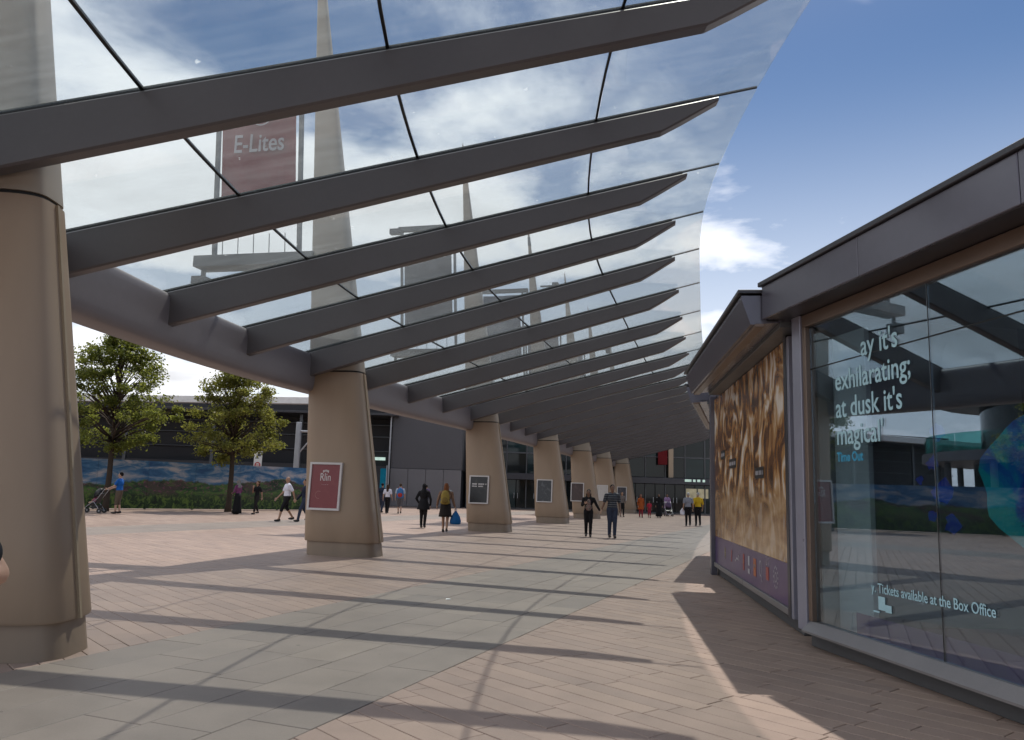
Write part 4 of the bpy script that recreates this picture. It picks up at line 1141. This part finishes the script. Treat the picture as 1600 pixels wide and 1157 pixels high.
    for o in obs:
        if o.get('_m'): del o['_m']
        else: o.scale = (k, k, k)
    return t
def W2(t, x, y, z):   # point in a person's frame to the world
    a = t.rotation_euler.z; return Vector((t.location.x + x * math.cos(a) - y * math.sin(a), t.location.y + x * math.sin(a) + y * math.cos(a), z))
blk = cmat('black', (.010, .010, .012)); wht = cmat('white', (.66, .66, .74), .06); navy = cmat('navy', (.018, .024, .045)); jean = cmat('denim', (.035, .045, .075)); kh = cmat('khaki', (.12, .095, .07))
def stripe_mat():
    t = NT('striped_polo'); p = t.pos(); sp = t.n('ShaderNodeSeparateXYZ'); t.l(p, sp.inputs[0])
    f = t.math('FRACT', t.math('MULTIPLY', sp.outputs[2], 13.0)); c = t.mix(t.step(f, .80, .86), (.022, .026, .036), (.17, .18, .19)); t.bsdf(c, .8); return t.m
def floral_mat():
    t = NT('floral_blouse'); n = t.noise(t.pos(), 16, 3, .6); c = t.ramp(n, [(.40, (.09, .075, .065)), (.5, (.28, .24, .21)), (.58, (.22, .07, .07)), (.66, (.13, .12, .07))]); t.bsdf(c, .8); return t.m
# the man with the stroller
p = person('man in a bright blue T-shirt pushing a stroller', (-17.0, 35.2), -93, 1.78, cmat('blue_tee', (.012, .11, .40)), kh, 0, 'black', .32, .62, .12, {-1: ((-.24, .14, 1.16), (-.2, .42, 1.05)), 1: ((.24, .14, 1.16), (.2, .42, 1.05))}, build=1.18)
def stroller(lab, x, y, heading, hoodm, childm, sc=1.0):
    t = thing('stroller', lab, 'stroller', (x, y, 0), -R(heading), 'strollers on the plaza')
    obs = []
    m = MB()
    for s in (-.24, .24):
        m.tube([(s, -.42, 1.02), (s, -.16, .62), (s, .10, .42), (s, .42, .14)], .014, 7); m.tube([(s, .0, .52), (s, -.30, .14)], .014, 7)
    m.tube([(-.24, -.42, 1.02), (.24, -.42, 1.02)], .018, 8); m.tube([(-.24, -.30, .14), (.24, -.30, .14)], .012, 7); m.tube([(-.24, .40, .15), (.24, .40, .15)], .012, 7)
    obs.append(m.build('frame', M_galv, t))
    m = MB(); m.loft([[(s * w, y_, z) for s, y_, z in ((-1, a, b), (1, a, b), (1, a - .03, b - .05), (-1, a - .03, b - .05))] for w, a, b in ((.20, .30, .34), (.21, .12, .40), (.21, -.10, .50), (.19, -.24, .88))]); obs.append(m.build('seat', M_black, t))
    m = MB(); rings = []
    for k in range(7):
        a = R(-20 + k * 22); rings.append([(.22 * math.cos(b), -.20 + (.30 * math.cos(a)) * max(.15, math.sin(b)) * .9 + .02, .72 + .34 * math.sin(a) * max(.0, math.sin(b)) + .02) for b in [math.pi * q / 8 for q in range(9)]])
    m.loft(rings, False, False); o = m.build('hood', hoodm, t, 'all'); sd = o.modifiers.new('s', 'SOLIDIFY'); sd.thickness = .015; obs.append(o)
    m = MB(); m.box(-.17, .17, -.22, .08, .20, .34); obs.append(m.build('basket', M_black, t))
    for s, y_ in ((-.26, -.30), (.26, -.30), (-.22, .42), (.22, .42)):
        m = MB(); N = 18; m.loft([[(s + dx, y_ + math.cos(2 * math.pi * q / N) * r_, .11 + math.sin(2 * math.pi * q / N) * r_) for q in range(N)] for dx, r_ in ((-.02, .075), (-.025, .105), (.025, .105), (.02, .075))]); w = m.build('wheel', M_black, t)
        m = MB(); m.loft([[(s + dx, y_ + math.cos(2 * math.pi * q / N) * r_, .11 + math.sin(2 * math.pi * q / N) * r_) for q in range(N)] for dx, r_ in ((-.028, .03), (.028, .03))]); m.build('hub', M_galv, w)
        obs.append(w)
    if childm:
        m = MB(); m.ell((0, -.06, .74), (.075, .08, .09)); m.cap((0, -.05, .66), (0, .02, .50), .07, .09); m.cap((-.05, .05, .48), (-.06, .24, .44), .05, .035); m.cap((.05, .05, .48), (.06, .24, .44), .05, .035); m.cap((-.08, -.03, .62), (-.12, .10, .54), .03, .025); m.cap((.08, -.03, .62), (.12, .10, .54), .03, .025)
        c = thing('person', 'small child in pink sitting in the stroller at left', 'person', (x, y, 0), -R(heading), 'people on the plaza')
        mobj('body', remesh(m, 'body', .014), SKIN[0], c, 'all')
        m = MB(); m.cap((0, -.05, .66), (0, .02, .50), .085, .105); m.cap((-.09, -.03, .62), (-.12, .06, .56), .042, .036); m.cap((.09, -.03, .62), (.12, .06, .56), .042, .036); mobj('shirt', remesh(m, 'shirt', .014), childm, c, 'all')
        m = MB(); m.ell((0, -.075, .765), (.08, .08, .08)); m.build('hair', HAIR['brown'], c, 'all')
    return t
stroller('black stroller pushed by the man in blue', -17.95, 35.12, -93, M_black, cmat('child_pink', (.42, .12, .20)))
person('woman in a grey headscarf and long black skirt by the tree', (-12.95, 38.6), -70, 1.64, cmat('mauve', (.16, .05, .13)), None, 1, 'black', 1.0, 1.0, .0, {-1: ((-.23, .06, 1.14), (-.12, .24, 1.05)), 1: ((.24, .02, 1.12), (.2, .2, 1.0))}, (blk, 1.06, .05, .25), scarf=cmat('grey_scarf', (.20, .20, .19)), build=1.05)
person('slim woman in black with bare ankles beside the headscarf woman', (-12.25, 39.3), -150, 1.60, blk, cmat('dark_leggings', (.02, .018, .018)), 1, 'brown', .35, .9, .42, {1: ((.22, .12, 1.14), (.08, .22, 1.38))}, longhair=True, build=.92)
person('man in a white polo shirt and black shorts striding left', (-9.05, 33.0), -125, 1.80, wht, blk, 1, 'black', .34, .60, .62, bald=True, build=1.16, vox=.015)
person('person in dark clothes half hidden behind the second pylon', (-8.38, 33.2), -120, 1.72, navy, jean, 1, 'black', 1.0, 1.0, .5)
person('woman in a white top among the group left of the grey block', (-6.95, 46.4), 5, 1.64, wht, blk, 0, 'brown', .35, 1.0, .25, longhair=True)
q = person('person in a pale blue T-shirt wearing a red and blue backpack', (-6.25, 46.6), -5, 1.72, cmat('pale_blue', (.42, .48, .56)), cmat('grey_shorts', (.12, .12, .13)), 0, 'brown', .35, .6, .3, build=1.08)
person('person in dark clothes at the left of the backpack group', (-7.45, 47.6), 20, 1.72, navy, jean, 1, 'black', .5, 1.0, .3)
def backpack(lab, per, cols, sc=1.0, z=1.18):
    t = thing('backpack', lab, 'backpack', W2(per, 0, -.22, z - .24 * sc), per.rotation_euler.z, 'backpacks worn on the plaza')
    m = MB(); m.ell((0, 0, .26 * sc), (.17 * sc, .11 * sc, .26 * sc)); m.cap((-.09 * sc, 0, .08), (.09 * sc, 0, .08), .09 * sc, .09 * sc); mobj('pack', remesh(m, 'pack', .018), cols[0], t, 'all')
    m = MB(); m.ell((0, -.075 * sc, .15 * sc), (.12 * sc, .06 * sc, .12 * sc)); m.build('pocket', cols[1], t, 'all')
    for s in (-1, 1):
        m = MB(); m.tube([(s * .10 * sc, .06, .46 * sc), (s * .11, .14, .50 * sc), (s * .12, .22, .42 * sc)], .022, 6); m.build('strap', cols[1], t, 'all')
backpack('red and blue backpack worn by the person in pale blue', q, (cmat('pack_blue', (.05, .16, .36)), cmat('pack_red', (.40, .04, .03))), 1.15)
person('woman in a black coat and headscarf walking away by the third pylon', (-3.26, 31.2), 8, 1.68, blk, cmat('black_leggings', (.012, .012, .013)), 2, 'black', 1.0, 1.0, .10, {-1: ((-.30, -.04, 1.15), (-.22, .06, .98)), 1: ((.29, -.02, 1.13), (.27, .06, .90))}, coat=(.72, .25), scarf=blk, vox=.015)
w8 = person('woman in a tan top and dark skirt walking away with a blue bag', (-2.2, 28.55), 3, 1.70, cmat('tan_top', (.20, .125, .085)), None, 1, 'ginger', .9, 1.0, .24, {-1: ((-.28, -.05, 1.14), (-.32, .04, .93)), 1: ((.27, .0, 1.13), (.34, .05, .90))}, (cmat('dark_skirt', (.018, .015, .014)), 1.04, .55, .21), longhair=True, build=1.12, vox=.015)
backpack('mustard yellow backpack worn by the woman in tan', w8, (cmat('mustard', (.26, .19, .045)), cmat('mustard_dark', (.18, .125, .035))), .95, 1.20)
bg_ = thing('carrier_bag', 'bright blue carrier bag held by the woman in tan', 'bag', W2(w8, .36, .05, .28))
m = MB(); N = 18; m.loft([[(wx * math.cos(2 * math.pi * q / N), .10 * math.sin(2 * math.pi * q / N) * wx / .2, z) for q in range(N)] for wx, z in ((.15, .0), (.19, .03), (.20, .12), (.16, .26), (.09, .38), (.03, .46))]); m.build('sack', cmat('bag_blue', (.008, .10, .28), .2, .45), bg_, 'all')
m = MB(); m.tube([(-.03, 0, .45), (-.035, 0, .52), (0, 0, .55), (.035, 0, .52), (.03, 0, .45)], .012, 6); m.build('handle', cmat('bag_blue', (.008, .10, .28), .2, .45), bg_, 'all')
f9 = person('far person in a purple top walking towards the grey block', (-5.6, 55.0), 0, 1.72, cmat('purple_top', (.13, .09, .20)), navy, 1, 'black', .4, 1.0, .35)
backpack('navy backpack on the far person in purple', f9, (navy, navy), .9)
g9 = person('far person in grey partly hidden by the third pylon', (-3.75, 50.0), 5, 1.70, cmat('mid_grey', (.20, .22, .23)), jean, 1, 'black', .4, 1.0, .3, build=1.1)
# the couple, hand in hand
HX = 3.27
cw = person('woman in a floral top and black cardigan holding the man\'s hand', (2.86, 28.5), 184, 1.64, cmat('black_cardigan', (.012, .011, .012)), blk, 2, 'black', 1.0, 1.0, .14, {-1: ((-.31, .0, 1.17), (-.415, .04, .99)), 1: ((.24, .06, 1.16), (.16, .20, 1.22))}, longhair=True, face=True, vox=.014, build=1.02)
m = MB(); m.ell((0, .03, 1.08), (.135, .115, .17)); m.ell((0, .018, 1.10), (.118, .108, .20)); m.ell((0, .022, 1.28), (.115, .125, .16))
ob = mobj('blouse', remesh(m, 'blouse', .014), floral_mat(), cw, 'all'); ob.scale = (1.64 / 1.75,) * 3
person('man in a dark striped polo shirt and jeans holding the woman\'s hand', (3.66, 28.2), 176, 1.83, stripe_mat(), jean, 2, 'black', .38, 1.0, .10, {1: ((.275, .0, 1.14), (.36, .03, .93)), -1: ((-.25, -.02, 1.13), (-.27, .06, .89))}, face=True, vox=.014, build=1.12)
person('woman in black leggings with a red handbag by the farthest pylon', (7.75, 54.6), 170, 1.66, cmat('taupe', (.16, .14, .13)), cmat('black_leggings', (.012, .012, .013)), 1, 'brown', .8, .95, .2, longhair=True)
person('woman in an orange tunic and red trousers near the arena doors', (9.0, 54.4), 175, 1.52, cmat('orange', (.36, .085, .02)), cmat('red_trousers', (.28, .03, .04)), 2, 'black', .9, 1.0, .15, coat=(.62, .24), scarf=cmat('orange_scarf', (.30, .06, .02)))
person('small child in red beside the woman in orange', (9.62, 54.7), 175, 1.12, cmat('child_red', (.42, .03, .06)), cmat('child_red_trousers', (.30, .03, .05)), 2, 'black', .5, .8, .15)
person('person in black beside the child in red', (10.35, 55.1), 180, 1.60, blk, blk, 2, 'black', 1.0, 1.0, .08, skirt=(blk, 1.0, .10, .24), scarf=blk)
person('person in lilac pushing a stroller by the arena doors', (12.0, 60.6), 180, 1.62, cmat('lilac', (.30, .19, .34)), cmat('lilac_trousers', (.22, .14, .25)), 2, 'black', 1.0, 1.0, .1, {-1: ((-.22, .14, 1.14), (-.2, .36, 1.02)), 1: ((.22, .14, 1.14), (.2, .36, 1.02))}, coat=(.6, .25))
stroller('far dark stroller in front of the person in lilac', 11.95, 59.75, 180, cmat('far_hood', (.10, .07, .13)), None)
a16 = person('person in a grey top carrying a white bag beside the kiosk', (9.35, 41.7), 3, 1.70, cmat('grey_top', (.22, .23, .27)), blk, 1, 'grey', .35, 1.0, .22, build=1.05)
wb = thing('shopping_bag', 'small white bag in the hand of the person in grey', 'bag', W2(a16, -.29, .05, .55))
m = MB(); m.loft([[(wx * math.cos(2 * math.pi * q / 14), .07 * math.sin(2 * math.pi * q / 14), z) for q in range(14)] for wx, z in ((.09, 0), (.12, .05), (.12, .2), (.06, .28), (.02, .33))]); m.build('sack', wht, wb, 'all')
m = MB(); m.tube([(-.02, 0, .32), (0, 0, .37), (.02, 0, .32)], .008, 6); m.build('handle', wht, wb, 'all')
person('person in a yellow shirt and black trousers beside the kiosk', (9.98, 42.2), -3, 1.72, cmat('yellow', (.52, .34, .02)), blk, 1, 'grey', .45, 1.0, .2, build=1.12)
# the bystander whose elbow reaches into the picture at the left edge
person('bystander at the left edge with only a bare elbow in view', (-1.832, 2.38), 150, 1.71, cmat('bystander_navy', (.014, .016, .022)), jean, 0, 'brown', .30, 1.0, .0, {-1: ((-.30, -.09, 1.235), (-.22, .16, 1.26)), 1: ((.3, -.03, 1.15), (.3, .05, .9))}, vox=.011)
m = MB(); m.add([(-.04, -.025, .004), (.045, -.02, .012), (.04, .03, .004), (-.035, .03, .016), (0, 0, .02)], [(0, 1, 4), (1, 2, 4), (2, 3, 4), (3, 0, 4)])
o = m.build('paper_scrap', M_white); o.location = (-.78, 11.35, 0); tag(o, 'tiny white scrap of paper on the grey slabs', 'litter'); sd = o.modifiers.new('s', 'SOLIDIFY'); sd.thickness = .002
for o in bpy.data.objects:
    if '_world' in o: del o['_world']
